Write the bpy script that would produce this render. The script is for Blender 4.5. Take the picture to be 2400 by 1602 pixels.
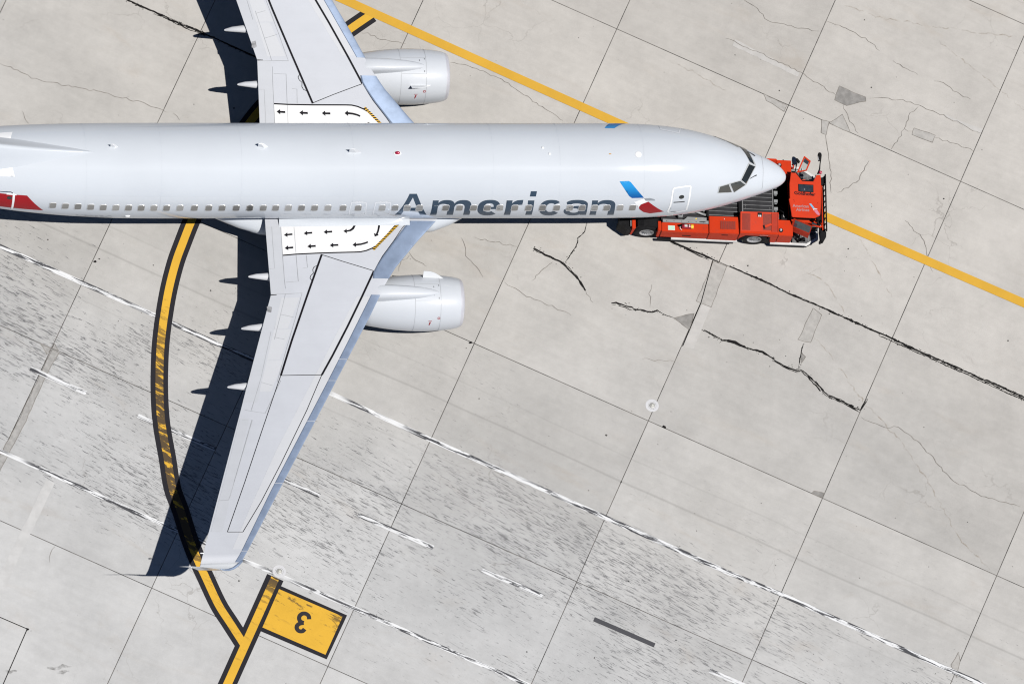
import bpy, bmesh, math, random
from mathutils import Vector, Matrix
from mathutils.geometry import delaunay_2d_cdt

for _o in list(bpy.data.objects): bpy.data.objects.remove(_o, do_unlink=True)
SC = bpy.context.scene
COL = SC.collection

# ---------------------------------------------------------------- camera: long lens, 426 m up, looking down 23.5 degrees off the vertical
cam_d = bpy.data.cameras.new('camera'); cam = bpy.data.objects.new('camera', cam_d); COL.objects.link(cam)
cr, cu, cn = Vector((0.98714, -0.06147, 0.14796)), Vector((0.00240, 0.92891, 0.37029)), Vector((-0.16030, -0.36526, 0.91702))
cam.matrix_world = Matrix(((cr.x, cu.x, cn.x, -85.5736), (cr.y, cu.y, cn.y, -175.7093), (cr.z, cu.z, cn.z, 426.1285), (0, 0, 0, 1)))
cam_d.sensor_width = 36.0; cam_d.sensor_fit = 'HORIZONTAL'; cam_d.lens = 408.005; cam_d.clip_start = 1.0; cam_d.clip_end = 6000.0
SC.camera = cam

# ---------------------------------------------------------------- daylight
SUN = Vector((0.35, -0.325, 1.0)).normalized()
world = bpy.data.worlds.new('World'); SC.world = world; world.use_nodes = True
wn = world.node_tree.nodes; wn.clear()
w_out = wn.new('ShaderNodeOutputWorld'); w_bg = wn.new('ShaderNodeBackground'); w_sky = wn.new('ShaderNodeTexSky')
w_sky.sky_type = 'NISHITA'; w_sky.sun_disc = False
w_sky.sun_elevation = math.asin(SUN.z); w_sky.sun_rotation = math.atan2(SUN.x, SUN.y)
w_sky.altitude = 400.0; w_sky.air_density = 0.40; w_sky.dust_density = 0.0; w_sky.ozone_density = 1.5
w_bg.inputs['Strength'].default_value = 0.07
world.node_tree.links.new(w_sky.outputs[0], w_bg.inputs[0]); world.node_tree.links.new(w_bg.outputs[0], w_out.inputs[0])
sun_d = bpy.data.lights.new('sun', 'SUN'); sun_d.energy = 5.0; sun_d.angle = math.radians(0.5); sun_d.color = (1.0, 0.965, 0.92)
sun = bpy.data.objects.new('sun', sun_d); COL.objects.link(sun); sun.rotation_euler = (-SUN).to_track_quat('-Z', 'Y').to_euler(); sun.location = (20, -20, 60)
SC.cycles.filter_width = 1.15; SC.cycles.diffuse_bounces = 1; SC.cycles.glossy_bounces = 3
SC.view_settings.view_transform = 'Standard'; SC.view_settings.look = 'None'; SC.view_settings.exposure = 0.0; SC.view_settings.gamma = 1.0; SC.view_settings.use_curve_mapping = False

# ---------------------------------------------------------------- shape of the aircraft (metres, nose tip at x = 0, ground at z = 0)
ZC = 3.45
FUS = [  # distance aft of nose, half width, mid height, upper height, lower height (heights relative to ZC / to mid)
 (0.00,0.005,-0.700,0.005,0.005),(0.03,0.13,-0.695,0.12,0.12),(0.10,0.235,-0.680,0.21,0.21),(0.24,0.370,-0.630,0.33,0.35),(0.45,0.500,-0.570,0.44,0.48),(0.675,0.605,-0.520,0.54,0.60),
 (1.12,0.790,-0.440,0.68,0.88),(1.60,0.970,-0.370,0.86,1.11),(2.04,1.125,-0.310,1.08,1.31),(2.60,1.300,-0.260,1.38,1.49),(3.32,1.495,-0.200,1.64,1.70),
 (4.20,1.680,-0.130,1.79,1.88),(5.07,1.790,-0.080,1.86,2.00),(6.00,1.850,-0.030,1.88,2.09),(7.50,1.880,0.0,1.88,2.13),(10.0,1.880,0.0,1.88,2.13),(20.0,1.880,0.0,1.88,2.13),
 (25.5,1.880,0.0,1.88,2.13),(27.0,1.875,0.01,1.87,2.09),(29.0,1.83,0.07,1.81,1.90),(31.0,1.73,0.19,1.69,1.58),(33.0,1.52,0.38,1.48,1.20),(35.0,1.15,0.60,1.20,0.82),(36.8,0.68,0.80,0.80,0.46),(38.0,0.16,0.95,0.22,0.16)]
def _fi(d, k):
    T = FUS
    if d <= T[0][0]: return T[0][k]
    if d >= T[-1][0]: return T[-1][k]
    i = 0
    while T[i+1][0] < d: i += 1
    x0, x1 = T[i][0], T[i+1][0]; y0, y1 = T[i][k], T[i+1][k]; h = x1-x0
    def slope(j):
        if j == 0 or j == len(T)-1: return None
        a = (T[j][k]-T[j-1][k])/(T[j][0]-T[j-1][0]); b = (T[j+1][k]-T[j][k])/(T[j+1][0]-T[j][0])
        if a*b <= 0: return 0.0
        w1 = 2*(T[j+1][0]-T[j][0])+(T[j][0]-T[j-1][0]); w2 = (T[j+1][0]-T[j][0])+2*(T[j][0]-T[j-1][0])
        return (w1+w2)/(w1/a+w2/b)
    s = (y1-y0)/h
    m0 = slope(i); m1 = slope(i+1)
    m0 = s if m0 is None else m0; m1 = s if m1 is None else m1
    t = (d-x0)/h
    return (2*t**3-3*t**2+1)*y0+(t**3-2*t**2+t)*h*m0+(-2*t**3+3*t**2)*y1+(t**3-t**2)*h*m1
def fus_sec(d): return tuple(_fi(d, k) for k in (1,2,3,4))
def fus_pt(x, phi, off=0.0):
    """point on the skin: phi from the crown, positive to starboard (-y)"""
    from math import sin, cos, hypot
    a, zm, ht, hb = fus_sec(-x); h = ht if cos(phi) >= 0 else hb
    y, z = -a*sin(phi), ZC+zm+h*cos(phi)
    if off:
        ny, nz = -sin(phi)/a, cos(phi)/h; n = hypot(ny, nz); y += off*ny/n; z += off*nz/n
    return (x, y, z)
# wing (one side, y > 0 outboard distance)
W_LE = [(0.0,-13.0),(1.8,-14.34),(2.67,-15.12),(3.92,-16.13),(4.75,-16.62),(6.013,-17.257),(16.47,-22.911),(17.0,-23.22)]
W_TE = [(0.0,-21.15),(1.9,-21.15),(5.07,-21.163),(17.0,-24.787)]
W_SL = [(0.0,-14.08),(1.78,-15.39),(3.39,-16.57),(4.08,-16.987),(4.3,-17.02),(5.128,-17.155),(7.3,-18.284),(9.12,-19.25),(13.87,-21.81),(16.6,-23.2),(17.0,-23.45)]
W_H  = [(0.0,0.46),(3.4,0.42),(5.07,0.34),(9.0,0.22),(17.0,0.105)]
def lerp_t(T, v):
    if v <= T[0][0]: return T[0][1]
    for (a, b), (c, d) in zip(T, T[1:]):
        if v <= c: return b+(d-b)*(v-a)/(c-a)
    (a, b), (c, d) = T[-2:]
    return b+(d-b)*(v-a)/(c-a)
def zte(y): return 2.73+(0.125 if y > 5.07 else 0.15)*(y-5.07)
def _foil(c):
    c = min(max(c, 0.0), 1.0)
    return (0.2969*c**0.5-0.126*c-0.3516*c*c+0.2843*c**3-0.1036*c**4)/0.10006*0.2
def wing_c(x, y):
    le, te = lerp_t(W_LE, y), lerp_t(W_TE, y)
    return (x-le)/(te-le)
def wing_z(x, y, up=True):
    """height of the upper / lower skin; y is the distance from the centreline"""
    y = abs(y); c = min(max(wing_c(x, y), 0), 1); base = zte(y)+0.10*(1-c)
    h = lerp_t(W_H, y)
    return base+h*_foil(c)*(1.0) if up else base-0.72*h*_foil(c)
# ---------------------------------------------------------------- measured outlines, in metres
YLINE = [(-25.632,13.131),(-22.239,11.448),(-17.337,9.017),(-12.066,6.396),(-6.355,3.572),(2.162,-0.647),(9.955,-4.387),(15.035,-6.829)]
YCURVE = [(-15.988,8.232),(-16.914,7.573),(-18.332,6.503),(-19.615,5.286),(-20.817,3.98),(-21.653,2.863),(-22.498,1.601),(-23.197,0.453),(-23.777,-0.761),(-24.185,-1.731),(-24.506,-2.554),(-24.833,-3.666),(-25.087,-4.836),(-25.283,-6.003),(-25.391,-7.111),(-25.45,-8.275),(-25.43,-9.488),(-25.268,-10.94),(-25.138,-12.194),(-24.859,-13.168),(-24.589,-14.279),(-24.309,-15.184),(-24.022,-15.943),(-23.561,-17.125),(-23.144,-17.887),(-22.842,-18.433),(-22.625,-18.829)]
YSTRAIGHT = [(-21.22,-16.004),(-23.343,-20.419),(-25.124,-24.116)]
SIGN_OUT = [(-21.021,-16.372),(-18.446,-17.624),(-19.364,-19.466),(-21.984,-18.241)]
SIGN_IN = [(-21.103,-16.501),(-18.627,-17.675),(-19.404,-19.278),(-21.855,-18.111)]
THREE = [[(-19.97,-17.785),(-19.988,-17.64),(-20.094,-17.548),(-20.231,-17.547),(-20.343,-17.638),(-20.371,-17.772),(-20.316,-17.879),(-20.197,-17.934)],[(-20.197,-17.934),(-20.351,-17.96),(-20.467,-18.05),(-20.484,-18.173),(-20.404,-18.275),(-20.267,-18.282),(-20.171,-18.191)]]
W1 = [(-36.547,0.642),(-31.524,-1.865),(-28.326,-3.427),(-25.387,-4.865),(-22.827,-6.156),(-18.603,-8.172),(-14.669,-10.179),(-11.014,-11.945),(-7.806,-13.534),(-3.096,-15.863),(-0.935,-16.836),(3.667,-19.121),(6.055,-20.279),(11.936,-23.144)]
W2 = [(-35.248,-8.943),(-31.923,-10.598),(-30.011,-11.539),(-26.373,-13.366),(-23.945,-14.518),(-22.459,-15.261),(-21.17,-15.86),(-18.199,-17.303),(-16.966,-17.897),(-13.146,-19.75),(-11.485,-20.545),(-7.003,-22.735)]
DASH = [[(-30.569,-7.095),(-28.384,-8.149)],[(-26.365,-9.121),(-23.328,-10.561)],[(-22.196,-11.156),(-19.244,-12.559)],[(-17.766,-13.368),(-14.815,-14.785)],[(-12.927,-15.734),(-10.558,-16.856)],[(-8.545,-17.845),(-6.179,-18.969)],[(-4.04,-20.042),(-1.741,-21.141)]]
SEAL = [(0.075,[(-4.546,-1.524),(-3.872,-1.878),(-3.195,-2.194),(-2.452,-2.547)]),(0.05,[(-2.029,-2.752),(-1.169,-3.18),(-0.323,-3.57),(0.349,-3.942),(1.483,-4.463)]),(0.065,[(1.483,-4.463),(2.206,-4.853),(2.967,-5.206),(3.725,-5.596),(4.436,-5.913),(5.581,-6.507),(6.762,-7.083),(7.945,-7.641),(9.799,-8.57)]),(0.035,[(3.888,-5.763),(4.564,-6.079),(5.405,-6.525),(7.094,-7.325),(9.79,-8.681)]),(0.04,[(-4.384,-1.71),(-3.709,-2.045),(-2.864,-2.454)]),(0.055,[(-26.354,9.069),(-25.341,8.547),(-24.325,8.063),(-23.478,7.673),(-23.004,7.448),(-22.126,7.001),(-20.868,6.355),(-19.76,5.809)]),(0.03,[(-24.836,8.249),(-24.158,7.932),(-23.483,7.578),(-22.805,7.28)]),(0.1,[(-9.982,-1.968),(-9.772,-2.114),(-9.535,-2.228),(-9.298,-2.322),(-9.11,-2.437),(-8.92,-2.515),(-8.78,-2.619),(-8.506,-2.905),(-8.369,-3.061),(-8.236,-3.269),(-8.083,-3.528),(-7.953,-3.788)]),(0.035,[(-7.745,-0.872),(-7.855,-1.224),(-8.152,-1.521),(-8.247,-1.91),(-8.497,-2.28),(-8.707,-2.576)]),(0.13,[(-6.961,-4.364),(-6.773,-4.336),(-6.514,-4.449),(-6.305,-4.506),(-6.098,-4.592)]),(0.05,[(-6.098,-4.592),(-5.782,-4.649),(-5.52,-4.706),(-5.309,-4.735),(-5.117,-4.65),(-4.99,-4.735)]),(0.04,[(-4.99,-4.735),(-4.784,-4.849),(-4.473,-4.974)]),(0.07,[(-3.363,-5.49),(-2.978,-5.7),(-2.569,-5.955)]),(0.14,[(-2.569,-5.955),(-2.305,-5.984),(-2.044,-6.07),(-1.58,-6.297)]),(0.1,[(-1.58,-6.297),(-1.321,-6.393),(-0.955,-6.496),(-0.751,-6.638),(-0.497,-6.808)]),(0.15,[(-0.497,-6.808),(-0.24,-6.949),(0.017,-7.091),(0.275,-7.205),(0.54,-7.234)]),(0.09,[(0.54,-7.234),(0.741,-7.404),(0.891,-7.545),(1.086,-7.799),(1.283,-8.026),(1.429,-8.223),(1.578,-8.365)]),(0.1,[(1.578,-8.365),(1.888,-8.506),(2.198,-8.648),(2.506,-8.818),(2.864,-9.017)]),(0.05,[(2.867,-8.977),(3.019,-8.736),(3.171,-8.483)]),(0.04,[(0.754,-6.116),(0.661,-6.444),(0.564,-6.895),(0.491,-7.177)])]
HAIR = [[(-16.457,7.467),(-16.165,7.415),(-15.785,7.206),(-15.204,7.1),(-14.649,6.97)],[(-12.864,6.184),(-12.422,6.082),(-11.684,5.791),(-10.817,5.41),(-10.306,5.029),(-9.456,4.364),(-8.434,3.598)],[(-0.782,8.985),(-0.321,8.745),(0.095,8.264),(0.329,7.994),(1.24,7.755),(2.378,7.547)],[(2.634,7.969),(3.104,7.85),(3.864,7.46),(4.403,7.13),(4.82,6.679)],[(5.352,6.259),(5.889,5.899),(6.347,5.63)],[(6.975,5.36),(7.363,5.271),(7.892,4.821),(8.435,4.551)],[(4.274,4.637),(5.055,4.548),(5.616,4.518),(6.273,4.279),(6.707,4.07),(7.252,3.83),(8.713,3.053)],[(6.24,4.219),(5.91,3.949),(5.575,3.23),(5.906,3.141)],[(6.841,2.872),(7.608,2.603),(8.371,2.274)],[(5.575,3.23),(5.254,2.692),(4.974,2.333)],[(-1.494,7.239),(-1.167,7.089),(0.136,6.461),(1.487,5.713),(2.29,5.174),(2.876,4.725)],[(-5.283,-3.547),(-5.363,-3.943),(-5.4,-4.508)],[(-5.868,-6.736),(-5.501,-6.811),(-5.074,-6.778),(-4.549,-6.881)],[(-12.852,-1.497),(-12.725,-1.809),(-12.753,-2.276),(-12.344,-2.744),(-12.105,-3.21)],[(-15.053,-2.118),(-14.807,-2.481),(-14.475,-2.611),(-14.361,-2.741)],[(-15.015,-2.299),(-15.342,-2.48),(-15.515,-2.946)],[(-9.263,-2.54),(-9.624,-2.851),(-10.144,-3.369)],[(-11.27,-3.471),(-10.796,-3.679),(-10.381,-4.042),(-9.385,-4.459),(-8.632,-4.874)],[(-7.953,-3.788),(-7.851,-4.099),(-7.719,-4.306)],[(-12.365,-1.498),(-11.644,-1.654),(-10.635,-1.889)],[(2.891,-9.319),(3.466,-9.555),(3.824,-9.753),(4.379,-9.711),(5.214,-10.431),(6.337,-11.94),(7.552,-12.697),(9.103,-13.163)],[(-31.161,6.089),(-30.217,5.626),(-29.78,5.384),(-28.449,5.088),(-27.169,4.811),(-25.431,4.348),(-24.569,3.958)],[(-29.959,-14.629),(-30.104,-14.934),(-30.173,-15.312)],[(2.328,2.989),(2.367,1.974),(2.394,1.199),(2.366,0.425)],[(4.066,1.825),(3.437,0.901),(3.083,0.663),(2.62,0.454)],[(3.126,4.306),(3.307,3.708),(3.679,3.05)],[(5.313,-0.77),(5.96,-1.516),(6.286,-3.005)],[(-24.277,3.921),(-24.034,3.605)],[(-30.397,3.972),(-30.146,3.452)]]
RUST = [[(1.178,-5.775),(1.829,-6.663),(3.108,-8.731),(4.339,-10.243),(5.434,-12.119),(6.502,-14.557),(7.654,-15.859)],[(3.462,8.712),(4.923,8.148),(6.494,7.868),(9.12,7.458),(10.53,7.347)],[(7.322,7.114),(8.347,6.172),(9.721,4.948),(10.625,4.064)],[(1.116,-2.998),(1.866,-3.518),(2.556,-4.854)],[(-4.016,6.34),(-3.0,5.778),(-1.653,4.935)],[(3.327,-1.514),(4.093,-3.002),(4.536,-4.116)]]
JOINT = [[(-33.235,-17.126),(-32.244,-17.616),(-31.201,-18.107)],[(-31.201,-18.107),(-32.234,-20.353),(-33.131,-22.305)],[(-2.704,-2.502),(-3.311,-4.343),(-4.184,-6.205)]]
PATCH = [('dark',[(3.045,5.115),(4.106,4.637),(4.092,4.457),(3.292,4.276),(2.804,4.515)]),('grey',[(2.505,3.498),(3.095,3.887),(3.345,3.079)]),('grey',[(2.208,3.647),(2.51,3.557),(2.356,2.989),(2.138,3.079)]),('grey',[(6.001,3.29),(6.848,2.962),(6.713,2.663),(5.894,2.991)]),('grey',[(-2.681,-2.558),(-2.133,-2.747),(-2.896,-4.513),(-3.492,-4.258)]),('pale',[(-3.26,-4.371),(-2.925,-4.542),(-3.739,-6.319),(-4.184,-6.205)]),('dark',[(-4.473,-4.974),(-3.609,-4.795),(-3.843,-5.501)]),('grey',[(1.265,-4.578),(1.592,-4.862),(1.05,-6.078),(0.553,-5.935)]),('dark',[(0.657,-6.5),(0.794,-6.67),(0.613,-6.952),(0.555,-6.726)]),('dark',[(0.731,-12.435),(1.131,-12.535),(1.068,-12.74),(0.634,-12.551)]),('dirty',[(-29.66,-6.284),(-29.377,-6.431),(-29.707,-6.905),(-30.957,-9.558),(-31.774,-11.06),(-32.329,-12.053),(-32.592,-11.871),(-31.3,-9.63)]),('pale',[(-1.236,6.909),(-1.105,7.179),(1.43,5.713),(1.361,5.533)]),('grey',[(-0.123,4.782),(0.822,4.274),(0.691,4.005),(-0.004,4.483)]),('scrub',[(-30.152,-11.823),(-29.832,-11.964),(-32.206,-16.792),(-32.944,-18.167),(-33.274,-17.986)]),('dirty',[(-30.125,-6.024),(-29.69,-6.221),(-29.869,-6.5)]),('dirty',[(-29.559,-6.026),(-29.408,-6.334),(-29.664,-6.221)]),('grey',[(5.745,-19.879),(6.098,-19.338),(6.137,-19.737),(5.911,-20.423)]),('pale',[(7.313,3.89),(8.84,3.232),(8.713,3.053),(7.252,3.83)])]
RING2 = (-21.053,-15.753)
STAIN = [[(-30.494,-19.761),(-30.204,-19.784),(-29.875,-19.697),(-29.486,-19.7)],[(-30.116,-19.983),(-29.887,-19.937),(-29.592,-19.891)],[(-32.152,-19.852),(-31.959,-19.887),(-31.698,-19.855)]]
RING = [(-5.597,-8.756),(-5.337,-8.757)]
BLOB = [(-5.252,-9.666),(-5.194,-9.601),(-5.101,-9.657),(-5.099,-9.732),(-5.134,-9.76),(-5.245,-9.694)]
SPOTS = [(-12.789,-6.035),(-31.185,-18.125),(-27.75,-2.513),(-12.59,-8.439),(6.986,0.181),(-14.539,-0.014),(-7.068,-12.025),(-7.054,-16.244),(-9.137,-16.521),(-11.333,-19.214),(-5.311,-18.752),(-27.573,-2.403),(-23.16,-3.77)]
GRID = ([-16.308,21.169],[0.8986,-0.43876],[0.43876,0.8986])
WALK = [(-20.544,1.829),(-20.213,1.822),(-20.061,1.972),(-19.384,1.944),(-18.609,1.863),(-17.556,1.832),(-16.571,1.795),(-15.798,1.786),(-16.291,2.386),(-16.599,2.731),(-16.752,2.891),(-16.949,3.01),(-17.191,3.115),(-17.428,3.166),(-17.662,3.176),(-18.991,3.195),(-19.993,3.229),(-20.554,3.27)]
WALKLINE = [(-20.554,3.27),(-19.993,3.229),(-18.991,3.195),(-17.662,3.176),(-17.428,3.166),(-17.19,3.109),(-16.948,3.002),(-16.751,2.877),(-16.573,2.699),(-16.29,2.372),(-15.799,1.799)]
HAZ = [(-15.761,1.773),(-15.621,1.773),(-16.874,3.104),(-16.951,3.036)]
ARROWS = [[(-20.438,2.347),(-20.295,2.227),(-20.295,2.291),(-20.096,2.273),(-20.099,2.353),(-20.296,2.366),(-20.301,2.435)],[(-19.643,2.287),(-19.499,2.167),(-19.499,2.231),(-19.298,2.219),(-19.304,2.301),(-19.501,2.311),(-19.506,2.381)],[(-18.843,2.242),(-18.699,2.122),(-18.699,2.191),(-18.498,2.178),(-18.5,2.264),(-18.701,2.272),(-18.706,2.341)],[(-20.456,2.949),(-20.312,2.824),(-20.31,2.894),(-20.111,2.877),(-20.11,2.962),(-20.309,2.974),(-20.314,3.043)],[(-19.545,2.888),(-19.401,2.768),(-19.399,2.835),(-19.205,2.825),(-19.207,2.911),(-19.401,2.92),(-19.406,2.987)],[(-18.644,2.854),(-18.499,2.736),(-18.5,2.803),(-18.297,2.795),(-18.301,2.881),(-18.502,2.883),(-18.507,2.955)],[(-18.046,2.212),(-17.909,2.101),(-17.91,2.168),(-17.791,2.143),(-17.691,2.064),(-17.616,1.944),(-17.591,1.832),(-17.515,1.838),(-17.539,1.972),(-17.614,2.119),(-17.738,2.211),(-17.911,2.241),(-17.909,2.311)],[(-16.624,1.808),(-16.544,1.808),(-16.56,2.009),(-16.608,2.196),(-16.676,2.37),(-16.639,2.41),(-16.808,2.476),(-16.83,2.315),(-16.751,2.351),(-16.685,2.196),(-16.64,2.009)],[(-17.729,2.841),(-17.585,2.722),(-17.586,2.797),(-17.398,2.778),(-17.23,2.732),(-17.114,2.682),(-17.087,2.749),(-17.213,2.807),(-17.392,2.858),(-17.588,2.883),(-17.598,2.95)]]
BLK = [(0.1,[(-18.99,3.254),(-19.739,5.186),(-20.47,7.118),(-21.027,8.704)]),(0.1,[(-16.966,4.051),(-17.518,5.178),(-18.213,6.549),(-18.9,7.833),(-19.397,8.708)]),(0.035,[(-18.973,3.28),(-18.139,3.609),(-16.976,4.034)]),(0.035,[(-21.027,8.704),(-20.218,8.704),(-19.397,8.708)]),(0.035,[(-21.027,8.704),(-21.208,9.166),(-21.991,11.258),(-22.792,13.428),(-23.636,15.629)]),(0.035,[(-19.397,8.708),(-19.585,9.113),(-20.107,10.272),(-21.318,12.661),(-22.212,14.316),(-23.029,15.648)]),(0.03,[(-23.636,15.629),(-23.029,15.648)]),(0.03,[(-15.373,1.741),(-15.664,2.078),(-16.062,2.677),(-16.554,3.349),(-16.731,3.647),(-16.935,4.019)]),(0.03,[(-19.207,3.768),(-19.34,3.821),(-19.405,3.947),(-19.392,4.116),(-19.499,4.212),(-19.546,4.338),(-19.47,4.453)])]
SEAM = [[(-20.53,1.84),(-20.559,3.388),(-20.567,4.383),(-20.554,4.781)],[(-20.898,1.957),(-20.912,2.881),(-20.924,3.865),(-21.137,3.871)],[(-20.009,2.0),(-20.019,3.15),(-20.021,4.471),(-20.511,4.497)],[(-20.982,5.038),(-20.576,5.032),(-19.91,5.006),(-20.031,5.39),(-20.248,6.098),(-20.769,7.675),(-21.195,9.0)],[(-20.576,5.032),(-20.922,6.249),(-21.167,7.08)],[(-20.845,5.949),(-20.322,6.096)],[(-21.159,6.976),(-20.762,7.082)],[(-19.615,3.271),(-19.604,3.846),(-19.802,3.879)],[(-21.047,8.934),(-21.767,10.385),(-22.562,10.217)],[(-22.69,10.653),(-22.303,10.664),(-23.413,14.028),(-23.49,14.208),(-23.909,14.23)],[(-21.275,6.719),(-21.812,8.769),(-22.304,10.224)],[(-21.828,8.989),(-21.386,9.147)]]
LETTERS = [[[(-15.637,0.9152),(-15.347,0.9152),(-14.796,1.6235),(-15.069,1.6233),(-15.192,1.4269),(-15.772,1.4265),(-15.842,1.6226),(-16.092,1.6224)],[(-15.491,1.0083),(-15.264,1.3111),(-15.703,1.3109)]],[[(-14.664,1.6236),(-14.674,1.0871),(-14.432,1.0872),(-14.439,1.1525),(-14.424,1.1519),(-14.394,1.1301),(-14.358,1.112),(-14.315,1.0975),(-14.265,1.0866),(-14.21,1.0794),(-14.144,1.0758),(-14.058,1.076),(-13.994,1.0799),(-13.941,1.0874),(-13.894,1.0986),(-13.855,1.1134),(-13.822,1.1318),(-13.797,1.154),(-13.778,1.1801),(-13.757,1.1522),(-13.722,1.1273),(-13.678,1.1073),(-13.625,1.0922),(-13.565,1.0819),(-13.493,1.0765),(-13.396,1.076),(-13.323,1.0805),(-13.262,1.0898),(-13.211,1.104),(-13.169,1.1231),(-13.136,1.147),(-13.113,1.176),(-13.1,1.2111),(-13.096,1.2596),(-13.072,1.625),(-13.327,1.6248),(-13.351,1.2786),(-13.356,1.2717),(-13.368,1.2456),(-13.388,1.2247),(-13.416,1.2083),(-13.452,1.1965),(-13.496,1.1894),(-13.554,1.187),(-13.614,1.1894),(-13.658,1.1965),(-13.695,1.2082),(-13.725,1.2245),(-13.747,1.2455),(-13.76,1.2716),(-13.765,1.3079),(-13.74,1.6244),(-13.996,1.6242),(-14.019,1.2783),(-14.024,1.2714),(-14.036,1.2454),(-14.056,1.2244),(-14.084,1.2081),(-14.12,1.1963),(-14.163,1.1892),(-14.222,1.1868),(-14.281,1.1891),(-14.326,1.1962),(-14.362,1.208),(-14.392,1.2243),(-14.414,1.2452),(-14.428,1.2713),(-14.433,1.3076),(-14.409,1.6238)]],[[(-11.923,1.3388),(-11.925,1.2657),(-11.937,1.2166),(-11.962,1.177),(-11.998,1.1443),(-12.046,1.1179),(-12.105,1.0975),(-12.175,1.0831),(-12.258,1.0746),(-12.373,1.072),(-12.477,1.0754),(-12.559,1.0848),(-12.631,1.1001),(-12.692,1.1214),(-12.743,1.1487),(-12.782,1.1823),(-12.809,1.223),(-12.823,1.2741),(-12.822,1.3484),(-12.807,1.4082),(-12.778,1.4637),(-12.736,1.5162),(-12.681,1.565),(-12.615,1.6034),(-12.539,1.6331),(-12.453,1.6523),(-12.344,1.6592),(-12.234,1.6529),(-12.154,1.634),(-12.088,1.6047),(-12.034,1.5667),(-12.238,1.4446),(-12.268,1.462),(-12.304,1.4735),(-12.348,1.4787),(-12.406,1.4771),(-12.447,1.469),(-12.482,1.4547),(-12.512,1.435),(-12.536,1.4106),(-12.554,1.3823),(-12.565,1.3503),(-12.563,1.3604),(-11.922,1.3608)],[(-12.183,1.284),(-12.19,1.2395),(-12.212,1.2093),(-12.248,1.1877),(-12.298,1.1746),(-12.369,1.1702),(-12.441,1.1745),(-12.493,1.1876),(-12.531,1.2092),(-12.555,1.2394),(-12.564,1.2838)]],[[(-11.684,1.6262),(-11.7,1.088),(-11.458,1.0881),(-11.465,1.1705),(-11.371,1.1162),(-11.266,1.0841),(-11.03,1.0724),(-11.041,1.2144),(-11.276,1.2234),(-11.405,1.2698),(-11.456,1.3397),(-11.429,1.6264)]],[[(-10.816,1.6269),(-10.834,1.0882),(-10.579,1.0883),(-10.56,1.6272)],[(-10.786,0.9852),(-10.762,0.8546),(-10.516,0.8547),(-10.539,0.9853)]],[[(-9.534,1.1455),(-9.575,1.1214),(-9.624,1.1022),(-9.682,1.0877),(-9.749,1.0781),(-9.828,1.0733),(-9.936,1.0733),(-10.016,1.0781),(-10.085,1.0878),(-10.146,1.1022),(-10.198,1.1215),(-10.242,1.1457),(-10.278,1.1749),(-10.304,1.2096),(-10.319,1.2514),(-10.325,1.3095),(-10.318,1.3725),(-10.301,1.4248),(-10.273,1.4742),(-10.234,1.5213),(-10.187,1.5652),(-10.13,1.6005),(-10.066,1.6289),(-9.994,1.6493),(-9.912,1.6601),(-9.804,1.6603),(-9.726,1.6498),(-9.662,1.6296),(-9.607,1.6014),(-9.562,1.5664),(-9.525,1.5224),(-9.733,1.427),(-9.763,1.4548),(-9.803,1.4732),(-9.855,1.4805),(-9.919,1.4761),(-9.964,1.4605),(-10.0,1.4349),(-10.028,1.4014),(-10.045,1.3612),(-10.052,1.3096),(-10.046,1.2613),(-10.03,1.2279),(-10.004,1.2024),(-9.968,1.1844),(-9.924,1.1739),(-9.861,1.1711),(-9.808,1.1759),(-9.768,1.1884),(-9.736,1.2084)]],[[(-8.358,1.6291),(-8.615,1.6289),(-8.638,1.5374),(-8.612,1.6044),(-8.673,1.6319),(-8.746,1.6516),(-8.831,1.6616),(-8.934,1.6607),(-9.022,1.6491),(-9.102,1.6281),(-9.172,1.5995),(-9.23,1.5649),(-9.275,1.5229),(-9.305,1.479),(-9.319,1.4325),(-9.316,1.3857),(-9.044,1.2613),(-8.645,1.2427),(-8.645,1.2153),(-8.666,1.2017),(-8.703,1.1884),(-8.756,1.1797),(-8.827,1.1759),(-8.919,1.177),(-8.981,1.1831),(-9.027,1.1939),(-9.057,1.2093),(-9.234,1.2062),(-9.267,1.1403),(-9.221,1.1185),(-9.164,1.1009),(-9.096,1.0876),(-9.016,1.0785),(-8.922,1.0738),(-8.793,1.0734),(-8.696,1.0773),(-8.615,1.0856),(-8.546,1.0981),(-8.49,1.1148),(-8.445,1.1358),(-8.414,1.1612),(-8.395,1.1917),(-8.39,1.2336)],[(-8.709,1.4189),(-8.728,1.3779),(-8.777,1.3501),(-8.851,1.3353),(-8.947,1.3346),(-9.023,1.3479),(-9.072,1.3744),(-9.09,1.4134),(-9.073,1.4589),(-9.025,1.4937),(-8.951,1.5149),(-8.855,1.5178),(-8.779,1.5018),(-8.729,1.4704),(-8.709,1.429)]],[[(-8.221,1.6292),(-8.244,1.089),(-8.001,1.0891),(-8.007,1.1546),(-7.989,1.1541),(-7.952,1.1291),(-7.905,1.1091),(-7.849,1.0939),(-7.783,1.0836),(-7.707,1.0781),(-7.601,1.0777),(-7.522,1.0821),(-7.457,1.0915),(-7.401,1.1058),(-7.355,1.125),(-7.319,1.1491),(-7.294,1.1783),(-7.278,1.2136),(-7.274,1.2624),(-7.24,1.631),(-7.497,1.6298),(-7.53,1.2811),(-7.535,1.2742),(-7.548,1.248),(-7.571,1.2269),(-7.602,1.2104),(-7.641,1.1986),(-7.689,1.1915),(-7.753,1.1891),(-7.817,1.1914),(-7.866,1.1985),(-7.906,1.2103),(-7.938,1.2267),(-7.961,1.2478),(-7.975,1.274),(-7.98,1.3106),(-7.997,1.3105),(-7.965,1.6294)]]]
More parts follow.
